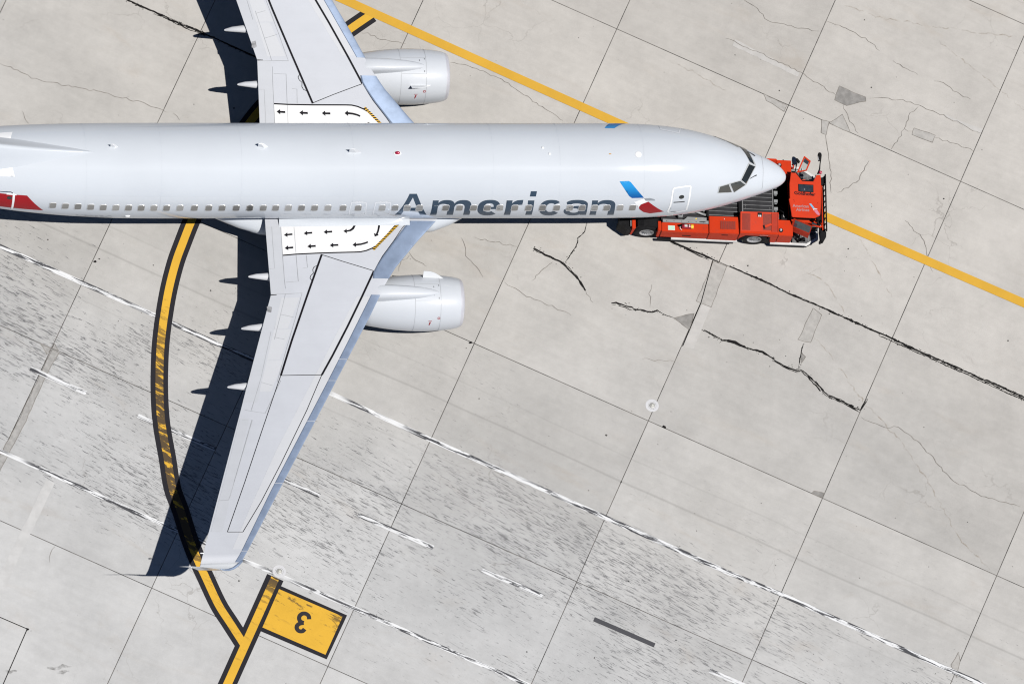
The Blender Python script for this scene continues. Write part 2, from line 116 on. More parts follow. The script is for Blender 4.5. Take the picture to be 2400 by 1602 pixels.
LOGO_BLUE = [(-7.205,0.6336),(-6.83,0.6245),(-6.739,0.6534),(-6.155,1.0247),(-6.642,1.0295),(-6.762,0.9806)]
LOGO_SILVER = [(-6.151,1.0422),(-5.908,1.0358),(-5.723,1.0679),(-5.678,1.1084),(-6.072,1.103)]
LOGO_WHITE = [(-6.531,1.1359),(-6.15,1.0481),(-6.07,1.1092),(-5.956,1.1261),(-6.267,1.2211),(-6.306,1.3308)]
LOGO_RED = [(-5.954,1.1324),(-5.212,1.516),(-5.765,1.5828),(-6.058,1.501),(-6.264,1.372),(-6.302,1.2924),(-6.225,1.2113)]
LOGO_PORT = [(-7.379,-1.0024),(-6.661,-1.1009),(-7.251,-0.6967),(-7.646,-0.7053)]
DOOR1 = [(-4.996,0.8687),(-4.968,0.8158),(-4.894,0.7962),(-4.355,0.7639),(-4.274,0.7852),(-4.267,0.8351),(-4.27,1.0734),(-4.286,1.4141),(-4.335,1.5568),(-5.006,1.5722),(-5.011,1.2712)]
EXIT1 = [(-17.931,1.6208),(-17.955,1.3902),(-17.935,1.2031),(-17.889,1.1446),(-17.408,1.1448),(-17.332,1.1967),(-17.306,1.4122),(-17.322,1.6037)]
EXIT2 = [(-16.957,1.6217),(-16.982,1.3907),(-16.962,1.2035),(-16.917,1.145),(-16.435,1.1451),(-16.359,1.197),(-16.332,1.4128),(-16.348,1.6045)]
PORTDOOR = [(-5.347,-0.9373),(-5.342,-0.7357),(-4.634,-0.6314),(-4.473,-0.9471),(-4.296,-0.9394)]
AFTDOOR = [(-32.271,1.0063),(-31.576,0.986),(-31.496,1.0185),(-31.453,1.0495),(-31.442,1.6722)]
TAILRED = [(-32.353,1.0853),(-31.993,1.0539),(-30.931,1.0538),(-30.192,1.569),(-31.913,1.5926),(-32.281,1.5874)]
TAILW1 = [(-32.186,-0.5982),(-31.453,-0.6157),(-31.615,-0.2958),(-32.222,-0.3422)]
TAILW2 = [(-32.209,0.2243),(-31.64,0.2086),(-31.453,0.589),(-32.208,0.6001)]
TAILRED2 = [(-32.251,-0.0711),(-32.018,0.0506),(-31.669,0.1961),(-32.268,0.2099)]
COCKPIT = [[(-2.03,-0.9125),(-1.777,-1.1275),(-1.466,-0.0661),(-1.668,-0.1502)],[(-1.702,-0.0223),(-1.441,0.0188),(-1.855,0.7656),(-2.072,0.6206)],[(-2.563,0.761),(-2.131,0.6629),(-1.89,0.8142),(-2.358,1.0778)],[(-3.014,0.838),(-2.643,0.7727),(-2.468,1.0534),(-3.053,1.0192)]]
COCKFRAME = [[(-2.026,-1.1139),(-1.757,-1.1251),(-1.392,-0.0445),(-1.694,-0.1092)],[(-1.728,-0.0893),(-1.391,-0.017),(-1.844,0.8225),(-2.121,0.6219)],[(-2.615,0.7461),(-2.12,0.6346),(-1.844,0.8225),(-2.361,1.1013)],[(-3.07,0.8311),(-2.615,0.7461),(-2.437,1.074),(-3.092,1.0392)]]
WINX = [-29.863,-29.362,-28.857,-28.35,-27.848,-27.34,-26.835,-26.33,-25.821,-25.315,-24.779,-24.203,-23.628,-23.095,-22.527,-21.986,-21.984,-21.446,-20.948,-20.436,-19.911,-19.386,-18.848,-18.243,-17.634,-16.67,-16.152,-15.665,-15.169,-14.111,-13.553,-12.986,-12.432,-11.926,-11.323,-10.768,-10.205,-9.632,-9.103,-8.6,-8.098,-7.603,-7.068,-6.557]
WINPHI = [1.3359,1.3181]
WINP_EDGE = [(-23.446,1.2313),(-23.404,1.4356)]
BEACON = (-16.149,0.025)
ANT1 = (-21.514,-0.1292)
ANT2 = (-17.835,0.0058)
ANT3 = (-27.467,-0.1235)
DOT1 = (-10.281,-0.1004)
DOT2 = (-10.024,0.0386)
DISC = (-6.435,0.0493)
DOT3 = (-7.577,0.0431)
LIGHT = (-26.794,1.689)
REG = [(-28.964,1.7867),(-27.529,1.6604),(-27.534,1.8117),(-28.962,1.9823)]
WIPER = [[(-1.693,-0.7009),(-1.391,-0.5573)],[(-1.687,0.5581),(-1.401,0.4018)]]
RADOME = [(-1.079,-1.1428),(-1.083,-0.4141),(-1.088,0.0249),(-1.106,0.477),(-1.111,1.001),(-1.116,1.2303)]
STREAK = [(-12.975,-1.1735),(-12.689,-1.1735),(-12.761,-1.0043),(-13.003,-1.0038)]
# ---------------------------------------------------------------- helpers
RND = random.Random(7)
def link(o, parent=None):
    COL.objects.link(o)
    if parent is not None: o.parent = parent
    return o
def mesh_obj(name, verts, faces, mat, parent=None, smooth=False):
    me = bpy.data.meshes.new(name); me.from_pydata([tuple(v) for v in verts], [], faces); me.update()
    if mat is not None: me.materials.append(mat)
    if smooth:
        for p in me.polygons: p.use_smooth = True
    return link(bpy.data.objects.new(name, me), parent)
def bm_obj(name, bm, mat, parent=None, smooth=False, bevel=0.0):
    bmesh.ops.recalc_face_normals(bm, faces=bm.faces)
    if bevel > 0:
        bmesh.ops.bevel(bm, geom=[e for e in bm.edges if len(e.link_faces) == 2 and e.calc_face_angle(0) > 0.5], offset=bevel, segments=2, affect='EDGES', clamp_overlap=True)
    me = bpy.data.meshes.new(name); bm.to_mesh(me); bm.free()
    me.materials.append(mat)
    if smooth:
        for p in me.polygons: p.use_smooth = True
    return link(bpy.data.objects.new(name, me), parent)
def empty(name, loc=(0, 0, 0), rotz=0.0, label=None, cat=None, group=None):
    o = bpy.data.objects.new(name, None); o.empty_display_size = 0.5; link(o)
    o.location = loc; o.rotation_euler = (0, 0, rotz)
    if label: tag(o, label, cat, group)
    return o
def tag(o, label=None, cat=None, group=None, kind=None):
    if label: o['label'] = label
    if cat: o['category'] = cat
    if group: o['group'] = group
    if kind: o['kind'] = kind
    return o
def add_box(bm, x0, x1, y0, y1, z0, z1):
    v = [bm.verts.new((x, y, z)) for z in (z0, z1) for y in (y0, y1) for x in (x0, x1)]
    for f in ((0, 2, 3, 1), (4, 5, 7, 6), (0, 1, 5, 4), (2, 6, 7, 3), (0, 4, 6, 2), (1, 3, 7, 5)): bm.faces.new([v[i] for i in f])
def add_prism(bm, pts, z0, z1):
    """pts: list of (x, y); extruded between z0 and z1 (numbers or per-vertex lists)"""
    n = len(pts); zz0 = z0 if isinstance(z0, (list, tuple)) else [z0]*n; zz1 = z1 if isinstance(z1, (list, tuple)) else [z1]*n
    a = [bm.verts.new((p[0], p[1], z)) for p, z in zip(pts, zz0)]; b = [bm.verts.new((p[0], p[1], z)) for p, z in zip(pts, zz1)]
    bm.faces.new(a[::-1]); bm.faces.new(b)
    for i in range(n): bm.faces.new((a[i], a[(i+1) % n], b[(i+1) % n], b[i]))
def add_prism_y(bm, pts, y0, y1):
    """pts: list of (x, z) side profile, extruded across y"""
    n = len(pts)
    a = [bm.verts.new((p[0], y0, p[1])) for p in pts]; b = [bm.verts.new((p[0], y1, p[1])) for p in pts]
    bm.faces.new(a); bm.faces.new(b[::-1])
    for i in range(n): bm.faces.new((a[i], b[i], b[(i+1) % n], a[(i+1) % n]))
def add_tube(bm, pts, r, n=8):
    pts = [Vector(p) for p in pts]; rings = []
    for i, p in enumerate(pts):
        d = (pts[min(i+1, len(pts)-1)]-pts[max(i-1, 0)]).normalized()
        a = d.orthogonal().normalized() if i == 0 else (rings_a-d*rings_a.dot(d)).normalized(); rings_a = a; b = d.cross(a)
        rr = r[i] if isinstance(r, (list, tuple)) else r
        rings.append([bm.verts.new(p+(a*math.cos(t)+b*math.sin(t))*rr) for t in (2*math.pi*k/n for k in range(n))])
    for q, s in zip(rings, rings[1:]):
        for k in range(n): bm.faces.new((q[k], q[(k+1) % n], s[(k+1) % n], s[k]))
    bm.faces.new(rings[0][::-1]); bm.faces.new(rings[-1])
def add_lathe(bm, prof, axis='x', n=48, c=(0, 0, 0), close=False):
    """prof: (along, radius); revolved about the x / y / z axis through c"""
    def P(a, r, t):
        u, v = r*math.cos(t), r*math.sin(t)
        return (c[0]+a, c[1]+u, c[2]+v) if axis == 'x' else (c[0]+u, c[1]+a, c[2]+v) if axis == 'y' else (c[0]+u, c[1]+v, c[2]+a)
    rings = [[bm.verts.new(P(a, max(r, 1e-4), 2*math.pi*k/n)) for k in range(n)] for a, r in prof]
    for q, s in zip(rings, rings[1:]):
        for k in range(n): bm.faces.new((q[k], q[(k+1) % n], s[(k+1) % n], s[k]))
    if close:
        bm.faces.new(rings[0][::-1]); bm.faces.new(rings[-1])
def inside(loops, x, y):
    c = False
    for L in loops:
        j = len(L)-1
        for i in range(len(L)):
            xi, yi = L[i]; xj, yj = L[j]
            if (yi > y) != (yj > y) and x < (xj-xi)*(y-yi)/(yj-yi)+xi: c = not c
            j = i
    return c
def patch(name, loops, fmap, mat, parent=None, step=0.15, smooth=True):
    """fills 2D loops (even-odd), refined by a grid, and lays them on a surface through fmap(u, v)"""
    vs, es = [], []
    for L in loops:
        b = len(vs); dense = []
        for i in range(len(L)):
            (x0, y0), (x1, y1) = L[i], L[(i+1) % len(L)]
            k = max(1, int(math.hypot(x1-x0, y1-y0)/step))
            dense += [(x0+(x1-x0)*t/k, y0+(y1-y0)*t/k) for t in range(k)]
        vs += dense; n = len(dense); es += [(b+i, b+(i+1) % n) for i in range(n)]
    xs = [v[0] for v in vs]; ys = [v[1] for v in vs]; x0, x1, y0, y1 = min(xs), max(xs), min(ys), max(ys)
    nx, ny = int((x1-x0)/step), int((y1-y0)/step)
    for i in range(1, nx+1):
        for j in range(1, ny+1):
            gx, gy = x0+(x1-x0)*i/(nx+1), y0+(y1-y0)*j/(ny+1)
            if inside(loops, gx, gy): vs.append((gx, gy))
    ov, oe, of, _, _, _ = delaunay_2d_cdt([Vector(v) for v in vs], es, [], 0, 1e-5)
    fs = []
    for f in of:
        cx = sum(ov[i].x for i in f)/len(f); cy = sum(ov[i].y for i in f)/len(f)
        if inside(loops, cx, cy): fs.append(tuple(f))
    verts = [fmap(v.x, v.y) for v in ov]
    me_o = mesh_obj(name, verts, fs, mat, parent, smooth)
    me = me_o.data
    bm = bmesh.new(); bm.from_mesh(me)
    loose = [v for v in bm.verts if not v.link_faces]
    bmesh.ops.delete(bm, geom=loose, context='VERTS'); bm.to_mesh(me); bm.free()
    return me_o
def offset_line(pts, w):
    out = []
    for i, p in enumerate(pts):
        a = Vector(pts[max(i-1, 0)]); b = Vector(pts[min(i+1, len(pts)-1)]); d = (b-a).normalized(); n = Vector((-d.y, d.x))
        k = 1.0
        if 0 < i < len(pts)-1:
            d1 = (Vector(p)-a).normalized(); k = 1/max(0.5, abs(d1.dot(d)))
        out.append((p[0]+n.x*w*k, p[1]+n.y*w*k))
    return out
def stroke(pts, w): return offset_line(pts, w/2)+offset_line(pts, -w/2)[::-1]
def smooth_line(pts, k=6):
    out = []; n = len(pts)
    for i in range(n-1):
        p0, p1, p2, p3 = (Vector(pts[max(i-1, 0)]), Vector(pts[i]), Vector(pts[i+1]), Vector(pts[min(i+2, n-1)]))
        for t in (j/k for j in range(k)):
            q = 0.5*((2*p1)+(p2-p0)*t+(2*p0-5*p1+4*p2-p3)*t*t+(3*p1-p0-3*p2+p3)*t**3); out.append((q.x, q.y))
    out.append(tuple(pts[-1])); return out
def text_mesh(s, size, bold=0.0, shear=0.0):
    """flat lettering as (verts, faces), left edge at x = 0, baseline y = 0"""
    c = bpy.data.curves.new('t', 'FONT'); c.body = s; c.offset = bold; c.size = size; c.shear = shear; c.resolution_u = 3; c.fill_mode = 'FRONT'
    o = bpy.data.objects.new('t', c); COL.objects.link(o); dg = bpy.context.evaluated_depsgraph_get()
    me = o.evaluated_get(dg).to_mesh(); v = [tuple(p.co) for p in me.vertices]; f = [tuple(p.vertices) for p in me.polygons]
    o.evaluated_get(dg).to_mesh_clear(); bpy.data.objects.remove(o, do_unlink=True); bpy.data.curves.remove(c)
    return v, f
def text_on(name, s, fmap, mat, parent, width, height=None, shear=0.0, bold=0.02):
    v, f = text_mesh(s, 1.0, bold, shear); x0 = min(p[0] for p in v); x1 = max(p[0] for p in v); k = width/(x1-x0); ky = k if height is None else height/(max(p[1] for p in v))
    return mesh_obj(name, [fmap((p[0]-x0)*k, p[1]*ky) for p in v], f, mat, parent)
# ---------------------------------------------------------------- materials
class NT:
    def __init__(s, name):
        s.m = bpy.data.materials.new(name); s.m.use_nodes = True; s.t = s.m.node_tree; s.n = s.t.nodes; s.n.clear()
        s.out = s.n.new('ShaderNodeOutputMaterial'); s.b = s.n.new('ShaderNodeBsdfPrincipled'); s.L(s.b.outputs[0], s.out.inputs[0])
    def L(s, a, b): s.t.links.new(a, b)
    def put(s, inp, v):
        if hasattr(v, 'links'): s.L(v, inp)
        else: inp.default_value = v
    def math(s, op, a, b=0.0, c=0.0, clamp=False):
        n = s.n.new('ShaderNodeMath'); n.operation = op; n.use_clamp = clamp
        for i, v in enumerate((a, b, c)): s.put(n.inputs[i], v)
        return n.outputs[0]
    def vec(s, x, y, z=0.0):
        n = s.n.new('ShaderNodeCombineXYZ')
        for i, v in enumerate((x, y, z)): s.put(n.inputs[i], v)
        return n.outputs[0]
    def pos(s): return s.n.new('ShaderNodeNewGeometry').outputs['Position']
    def obj(s): return s.n.new('ShaderNodeTexCoord').outputs['Object']
    def sep(s, v):
        n = s.n.new('ShaderNodeSeparateXYZ'); s.L(v, n.inputs[0]); return n.outputs
    def dot(s, v, d):
        n = s.n.new('ShaderNodeVectorMath'); n.operation = 'DOT_PRODUCT'; s.L(v, n.inputs[0]); n.inputs[1].default_value = d; return n.outputs['Value']
    def noise(s, v, scale, detail=3.0, rough=0.55, dist=0.0):
        n = s.n.new('ShaderNodeTexNoise'); s.L(v, n.inputs['Vector']); n.inputs['Scale'].default_value = scale; n.inputs['Detail'].default_value = detail; n.inputs['Roughness'].default_value = rough; n.inputs['Distortion'].default_value = dist
        return n.outputs['Fac']
    def ramp(s, v, a, b, lo=0.0, hi=1.0):
        n = s.n.new('ShaderNodeMapRange'); n.interpolation_type = 'SMOOTHSTEP'
        for k, x in (('Value', v), ('From Min', a), ('From Max', b), ('To Min', lo), ('To Max', hi)): s.put(n.inputs[k], x)
        return n.outputs['Result']
    def mix(s, f, a, b, mode='MIX'):
        n = s.n.new('ShaderNodeMix'); n.data_type = 'RGBA'; n.blend_type = mode; s.put(n.inputs[0], f)
        for i, v in ((6, a), (7, b)):
            if hasattr(v, 'links'): s.L(v, n.inputs[i])
            else: n.inputs[i].default_value = (v[0], v[1], v[2], 1.0)
        return n.outputs[2]
    def scale(s, col, f):
        n = s.n.new('ShaderNodeVectorMath'); n.operation = 'SCALE'; s.L(col, n.inputs[0]); s.put(n.inputs['Scale'], f); return n.outputs[0]
    def rgb(s, c):
        n = s.n.new('ShaderNodeRGB'); n.outputs[0].default_value = (c[0], c[1], c[2], 1); return n.outputs[0]
    def bump(s, h, st=0.3, d=0.01):
        n = s.n.new('ShaderNodeBump'); n.inputs['Strength'].default_value = st; n.inputs['Distance'].default_value = d; s.L(h, n.inputs['Height']); s.L(n.outputs[0], s.b.inputs['Normal'])
    def set(s, **k):
        names = dict(col='Base Color', rough='Roughness', metal='Metallic', coat='Coat Weight', coatr='Coat Roughness', spec='Specular IOR Level', alpha='Alpha', trans='Transmission Weight', ior='IOR')
        for a, v in k.items():
            i = s.b.inputs[names[a]]
            if a == 'col' and not hasattr(v, 'links'): v = (v[0], v[1], v[2], 1)
            s.put(i, v)
        return s
def paint(name, col, rough=0.4, metal=0.0, coat=0.0, var=0.05, vscale=1.5, dirt=0.0, spec=0.5):
    """painted or bare surface with a little uneven tone and wear"""
    t = NT(name); p = t.obj()
    n = t.noise(p, vscale, 5.0); n2 = t.noise(p, vscale*9, 3.0)
    c = t.scale(t.rgb(col), t.math('ADD', t.ramp(n, 0.3, 0.7, 1-var, 1+var), t.math('MULTIPLY', t.math('SUBTRACT', n2, 0.5), var)))
    if dirt > 0:
        d = t.ramp(t.noise(p, vscale*3.1, 6.0, 0.65), 0.55, 0.8); c = t.mix(t.math('MULTIPLY', d, dirt), c, (0.05, 0.045, 0.04))
    t.set(col=c, rough=t.ramp(n2, 0.2, 0.8, max(rough-0.06, 0.02), rough+0.08), metal=metal, coat=coat, coatr=0.08, spec=spec)
    return t.m
g0x, g0y = GRID[0]; UD = (GRID[1][0], GRID[1][1], 0.0); VD = (GRID[2][0], GRID[2][1], 0.0); SLAB = 7.62
def grid_uv(t):
    """slab coordinates: b counts joints across, a counts joints down the apron; returns u, v in metres and a"""
    p = t.pos(); u = t.math('SUBTRACT', t.dot(p, UD), g0x*UD[0]+g0y*UD[1]); v = t.math('SUBTRACT', t.dot(p, VD), g0x*VD[0]+g0y*VD[1])
    return p, u, v, t.math('MULTIPLY', v, -1.0/SLAB)
def streaks(t, u, v, a):
    """tyre rubber smeared along the vehicle lane between the white lines"""
    skew = t.math('ADD', v, t.math('MULTIPLY', u, 0.10))
    lane = t.math('MULTIPLY', t.ramp(a, 3.50, 3.72), t.ramp(a, 4.86, 4.60))
    wide = t.math('MULTIPLY', t.ramp(a, 2.75, 3.5), t.ramp(a, 5.3, 4.6))
    clus = t.ramp(t.noise(t.vec(t.math('MULTIPLY', u, 0.6), v), 0.22, 4.0, 0.6), 0.26, 0.66)
    west = t.ramp(u, 30.0, -4.0, 0.8, 1.0)
    s1 = t.noise(t.vec(t.math('MULTIPLY', u, 1.05), t.math('MULTIPLY', skew, 8.5)), 1.0, 5.0, 0.68, 0.5)
    s2 = t.noise(t.vec(t.math('MULTIPLY', u, 2.5), t.math('MULTIPLY', skew, 20.0), 7.3), 1.0, 4.0, 0.68, 0.5)
    th = t.math('SUBTRACT', 0.645, t.math('MULTIPLY', clus, 0.110))
    th = t.math('ADD', th, t.math('MULTIPLY', t.math('SUBTRACT', 1.0, lane), 0.09))
    m1 = t.ramp(t.math('SUBTRACT', s1, th), 0.0, 0.10); m2 = t.ramp(t.math('SUBTRACT', s2, t.math('SUBTRACT', th, 0.015)), 0.0, 0.07)
    m = t.math('MAXIMUM', t.math('MULTIPLY', m1, 0.50), t.math('MULTIPLY', m2, 0.80))
    return t.math('MULTIPLY', t.math('MULTIPLY', m, wide), west), lane, clus
def concrete(name, joints):
    t = NT(name); p, u, v, a = grid_uv(t)
    big = t.noise(p, 0.055, 4.0); warm = t.ramp(t.math('ADD', a, t.math('MULTIPLY', t.math('SUBTRACT', big, 0.5), 3.0)), 1.2, 4.4)
    c = t.mix(warm, (0.425, 0.409, 0.384), (0.393, 0.389, 0.378)); c = t.mix(t.ramp(t.math('ADD', a, t.math('MULTIPLY', t.math('SUBTRACT', big, 0.5), 1.0)), 3.3, 4.5), c, (0.438, 0.440, 0.438))
    fac = t.math('ADD', t.ramp(t.noise(p, 0.33, 6.0, 0.6), 0.25, 0.75, 0.905, 1.07), t.math('MULTIPLY', t.math('SUBTRACT', t.noise(p, 2.3, 6.0, 0.72), 0.5), 0.28))
    fac = t.math('ADD', fac, t.math('MULTIPLY', t.math('SUBTRACT', t.noise(p, 26.0, 2.0, 0.7), 0.5), 0.20))
    if not joints:
        rnd = t.n.new('ShaderNodeObjectInfo').outputs['Random']; fac = t.math('MULTIPLY', fac, t.ramp(rnd, 0.0, 1.0, 0.95, 1.05))
    c = t.scale(c, fac)
    # brushed finish, faint rust and oil stains
    br = t.noise(t.vec(t.math('MULTIPLY', u, 0.35), t.math('MULTIPLY', v, 5.0)), 1.0, 3.0); c = t.scale(c, t.ramp(br, 0.25, 0.75, 0.975, 1.02))
    st = t.ramp(t.noise(t.vec(t.math('MULTIPLY', u, 0.16), t.math('MULTIPLY', v, 0.5), 3.0), 1.0, 6.0, 0.65, 1.2), 0.56, 0.76); c = t.mix(t.math('MULTIPLY', st, 0.16), c, (0.30, 0.22, 0.14))
    oil = t.ramp(t.noise(p, 0.8, 6.0, 0.7, 0.6), 0.66, 0.80); c = t.mix(t.math('MULTIPLY', oil, 0.22), c, (0.16, 0.15, 0.14))
    pit = t.ramp(t.noise(p, 8.5, 2.0, 0.5), 0.765, 0.81); c = t.mix(t.math('MULTIPLY', pit, 0.30), c, (0.09, 0.085, 0.08))
    vo = t.n.new('ShaderNodeTexVoronoi'); vo.feature = 'DISTANCE_TO_EDGE'; vo.inputs['Scale'].default_value = 0.62
    wob = t.n.new('ShaderNodeTexNoise'); t.L(p, wob.inputs['Vector']); wob.inputs['Scale'].default_value = 1.3; wob.inputs['Detail'].default_value = 5.0
    dv = t.n.new('ShaderNodeVectorMath'); dv.operation = 'MULTIPLY_ADD'; t.L(wob.outputs['Color'], dv.inputs[0]); dv.inputs[1].default_value = (1.3, 1.3, 0); t.L(p, dv.inputs[2]); t.L(dv.outputs[0], vo.inputs['Vector'])
    cz = t.math('MULTIPLY', t.ramp(vo.outputs['Distance'], 0.011, 0.002), t.ramp(t.noise(p, 0.21, 3.0), 0.52, 0.66)); c = t.mix(t.math('MULTIPLY', cz, 0.38), c, (0.20, 0.185, 0.17))
    m, lane, clus = streaks(t, u, v, a)
    c = t.mix(t.math('MULTIPLY', lane, 0.8), c, t.mix(1.0, c, (1.0, 1.006, 1.014), 'MULTIPLY'))
    haze = t.math('MULTIPLY', t.math('MULTIPLY', t.ramp(t.math('ABSOLUTE', t.math('SUBTRACT', a, 4.02)), 0.36, 0.0), clus), t.ramp(t.noise(t.vec(t.math('MULTIPLY', u, 0.5), t.math('MULTIPLY', v, 1.6)), 1.0, 4.0), 0.42, 0.68))
    c = t.mix(t.math('MULTIPLY', haze, 0.20), c, (0.19, 0.195, 0.21)); c = t.mix(m, c, (0.075, 0.076, 0.082))
    trk = t.noise(t.vec(t.math('MULTIPLY', u, 0.10), 0.0), 1.0, 2.0)
    for a0, wd, k in ((3.375, 0.010, 0.34), (3.235, 0.008, 0.16), (3.68, 0.008, 0.16)):
        b = t.ramp(t.math('ABSOLUTE', t.math('SUBTRACT', t.math('ADD', a, t.math('MULTIPLY', t.math('SUBTRACT', trk, 0.5), 0.05)), a0)), wd, 0.0); c = t.mix(t.math('MULTIPLY', b, k), c, (0.2, 0.195, 0.185))
    if joints:
        jt = None
        for q in (u, v):
            f = t.math('ABSOLUTE', t.math('SUBTRACT', t.math('FRACT', t.math('ADD', t.math('DIVIDE', q, SLAB), 0.5)), 0.5)); d = t.math('LESS_THAN', f, 0.0032)
            jt = d if jt is None else t.math('MAXIMUM', jt, d)
        jc = t.mix(t.ramp(t.noise(p, 0.9, 4.0), 0.35, 0.62), (0.030, 0.028, 0.026), (0.14, 0.13, 0.12)); c = t.mix(jt, c, jc)
    t.set(col=c, rough=0.9, spec=0.15)
    t.bump(t.noise(p, 14.0, 6.0, 0.7), 0.12, 0.006)
    return t.m
def road_paint(name, col, worn, wear_lo=0.42, wear_hi=0.56, edge=True, rub=0.85, gain=0.19):
    """apron paint, rubbed by tyres along the lane and flaking at its edges"""
    t = NT(name); p, u, v, a = grid_uv(t)
    c = t.scale(t.rgb(col), t.math('ADD', t.ramp(t.noise(p, 0.7, 5.0, 0.6), 0.25, 0.75, 0.93, 1.04), t.math('MULTIPLY', t.math('SUBTRACT', t.noise(p, 18.0, 3.0), 0.5), 0.10)))
    if worn == 'line':
        w = t.noise(t.vec(t.math('MULTIPLY', u, 0.85), t.math('MULTIPLY', v, 10.5)), 1.0, 5.0, 0.68, 0.7); m = t.ramp(w, wear_lo, wear_hi)
        m = t.math('MULTIPLY', m, t.ramp(t.noise(t.vec(u, v), 0.35, 2.0), 0.26, 0.42)); c = t.mix(t.math('MULTIPLY', m, rub), c, (0.035, 0.036, 0.042))
    elif worn == 'streak':
        skew = t.math('ADD', v, t.math('MULTIPLY', u, 0.10))
        lane = t.math('MULTIPLY', t.ramp(a, 3.25, 3.95), t.ramp(a, 4.90, 4.66, 0.25, 1.0))
        s1 = t.noise(t.vec(t.math('MULTIPLY', u, 1.1), t.math('MULTIPLY', skew, 4.2)), 1.0, 5.0, 0.68, 0.4)
        m = t.ramp(t.math('ADD', s1, t.math('MULTIPLY', lane, gain)), 0.60, 0.66); c = t.mix(t.math('MULTIPLY', t.math('MULTIPLY', m, lane), rub), c, (0.032, 0.030, 0.034))
    if edge:
        al = t.ramp(t.noise(t.vec(t.math('MULTIPLY', u, 2.0), t.math('MULTIPLY', v, 9.0)), 1.0, 5.0, 0.7), 0.27, 0.36, 0.15, 1.0) if worn == 'line' else t.ramp(t.noise(p, 7.0, 5.0, 0.7), 0.20, 0.30, 0.25, 1.0); t.set(alpha=al)
    t.set(col=c, rough=0.8, spec=0.12); return t.m
# ---------------------------------------------------------------- the apron: jointed concrete slabs, paint, sealed cracks, patches
M_SLAB = concrete('apron concrete', False); M_BASE = concrete('apron concrete with joints', True)
M_WHITE = road_paint('white road paint', (0.66, 0.67, 0.68), 'line', 0.465, 0.54, rub=0.95); M_DASH = road_paint('rubbed white paint', (0.64, 0.65, 0.66), 'line', 0.475, 0.56, rub=0.95); M_DASHK = road_paint('blackened white paint', (0.5, 0.5, 0.52), 'line', 0.05, 0.16, rub=0.93)
M_YEL = road_paint('yellow road paint', (0.605, 0.355, 0.042), 'streak', rub=0.9); M_YELB = road_paint('number box yellow paint', (0.605, 0.355, 0.042), 'streak', rub=0.9, gain=0.085); M_YELC = road_paint('yellow centreline paint', (0.555, 0.322, 0.042), 'none'); M_BLK = road_paint('black border paint', (0.020, 0.0195, 0.024), 'none'); M_BLKN = road_paint('black number paint', (0.030, 0.028, 0.032), 'none', edge=False)
M_SEAL = paint('bitumen crack sealant', (0.012, 0.0115, 0.0115), 0.8, var=0.2, vscale=3, spec=0.1); M_HAIR = paint('hairline crack', (0.195, 0.180, 0.163), 0.9, var=0.25, vscale=2)
M_PATCH = {'dark': paint('dark patch mortar', (0.235, 0.228, 0.218), 0.9, var=0.16, vscale=4, spec=0.15), 'grey': paint('grey patch mortar', (0.362, 0.352, 0.334), 0.9, var=0.10, vscale=4, spec=0.15), 'dirty': paint('dirty joint strip', (0.315, 0.310, 0.300), 0.9, var=0.16, vscale=5, spec=0.15), 'scrub': paint('scrubbed concrete', (0.462, 0.462, 0.458), 0.9, var=0.06, vscale=3, spec=0.15), 'pale': paint('pale patch mortar', (0.438, 0.428, 0.412), 0.9, var=0.06, vscale=3, spec=0.15)}
apron = mesh_obj('apron', [(-1500, -1500, -0.012), (1500, -1500, -0.012), (1500, 1500, -0.012), (-1500, 1500, -0.012)], [(0, 1, 2, 3)], M_BASE)
tag(apron, 'pale jointed concrete airport apron with painted taxi and lane lines', kind='structure')
ud, vd = Vector(UD), Vector(VD); org = Vector((g0x, g0y, 0))
H = SLAB/2-0.013
def slab_mesh():
    bm = bmesh.new(); c = 0.012
    prof = [(-H, -H), (H, -H), (H, H), (-H, H)]
    lo = [bm.verts.new((x, y, -0.30)) for x, y in prof]; mid = [bm.verts.new((x, y, -c*0.8)) for x, y in prof]; hi = [bm.verts.new((x*(1-c/H), y*(1-c/H), 0.0)) for x, y in prof]
    bm.faces.new(hi)
    for q, s in ((lo, mid), (mid, hi)):
        for i in range(4): bm.faces.new((q[i], q[(i+1) % 4], s[(i+1) % 4], s[i]))
    me = bpy.data.meshes.new('slab'); bm.to_mesh(me); bm.free(); me.materials.append(M_SLAB); return me
sm = slab_mesh(); rot = math.atan2(ud.y, ud.x); r_s = random.Random(3)
for a in range(-3, 8):
    for b in range(-4, 8):
        c = org+ud*(SLAB*(b+0.5))-vd*(SLAB*(a+0.5)); o = bpy.data.objects.new('slab', sm); link(o, apron); o.location = (c.x, c.y, r_s.uniform(-0.0015, 0.0015)); o.rotation_euler = (0, 0, rot)
def flat(name, loops, z, mat, label=None, step=50.0):
    o = patch(name, loops, lambda x, y: (x, y, z), mat, apron, step, smooth=False)
    if label: o['label'] = label
    return o
# repair patches and extra joints
for kind, pts in PATCH:
    rr = random.Random(len(pts)*31+int(abs(pts[0][0])*10)); rag = []
    for i in range(len(pts)):
        p, q = Vector(pts[i]), Vector(pts[(i+1) % len(pts)]); k = max(2, int((q-p).length/0.25)); n = Vector((-(q-p).y, (q-p).x)).normalized()
        rag += [tuple(p+(q-p)*(j/k)+n*rr.uniform(-0.02, 0.02)) for j in range(k)]
    flat('concrete_patch', [rag], 0.005, M_PATCH[kind])
    edge = stroke(rag+[rag[0]], 0.022); flat('patch_edge', [edge], 0.0085, M_HAIR) if kind not in ('pale', 'scrub') else None
for pts in JOINT: flat('saw_cut_joint', [stroke(pts, 0.035)], 0.009, M_SEAL)
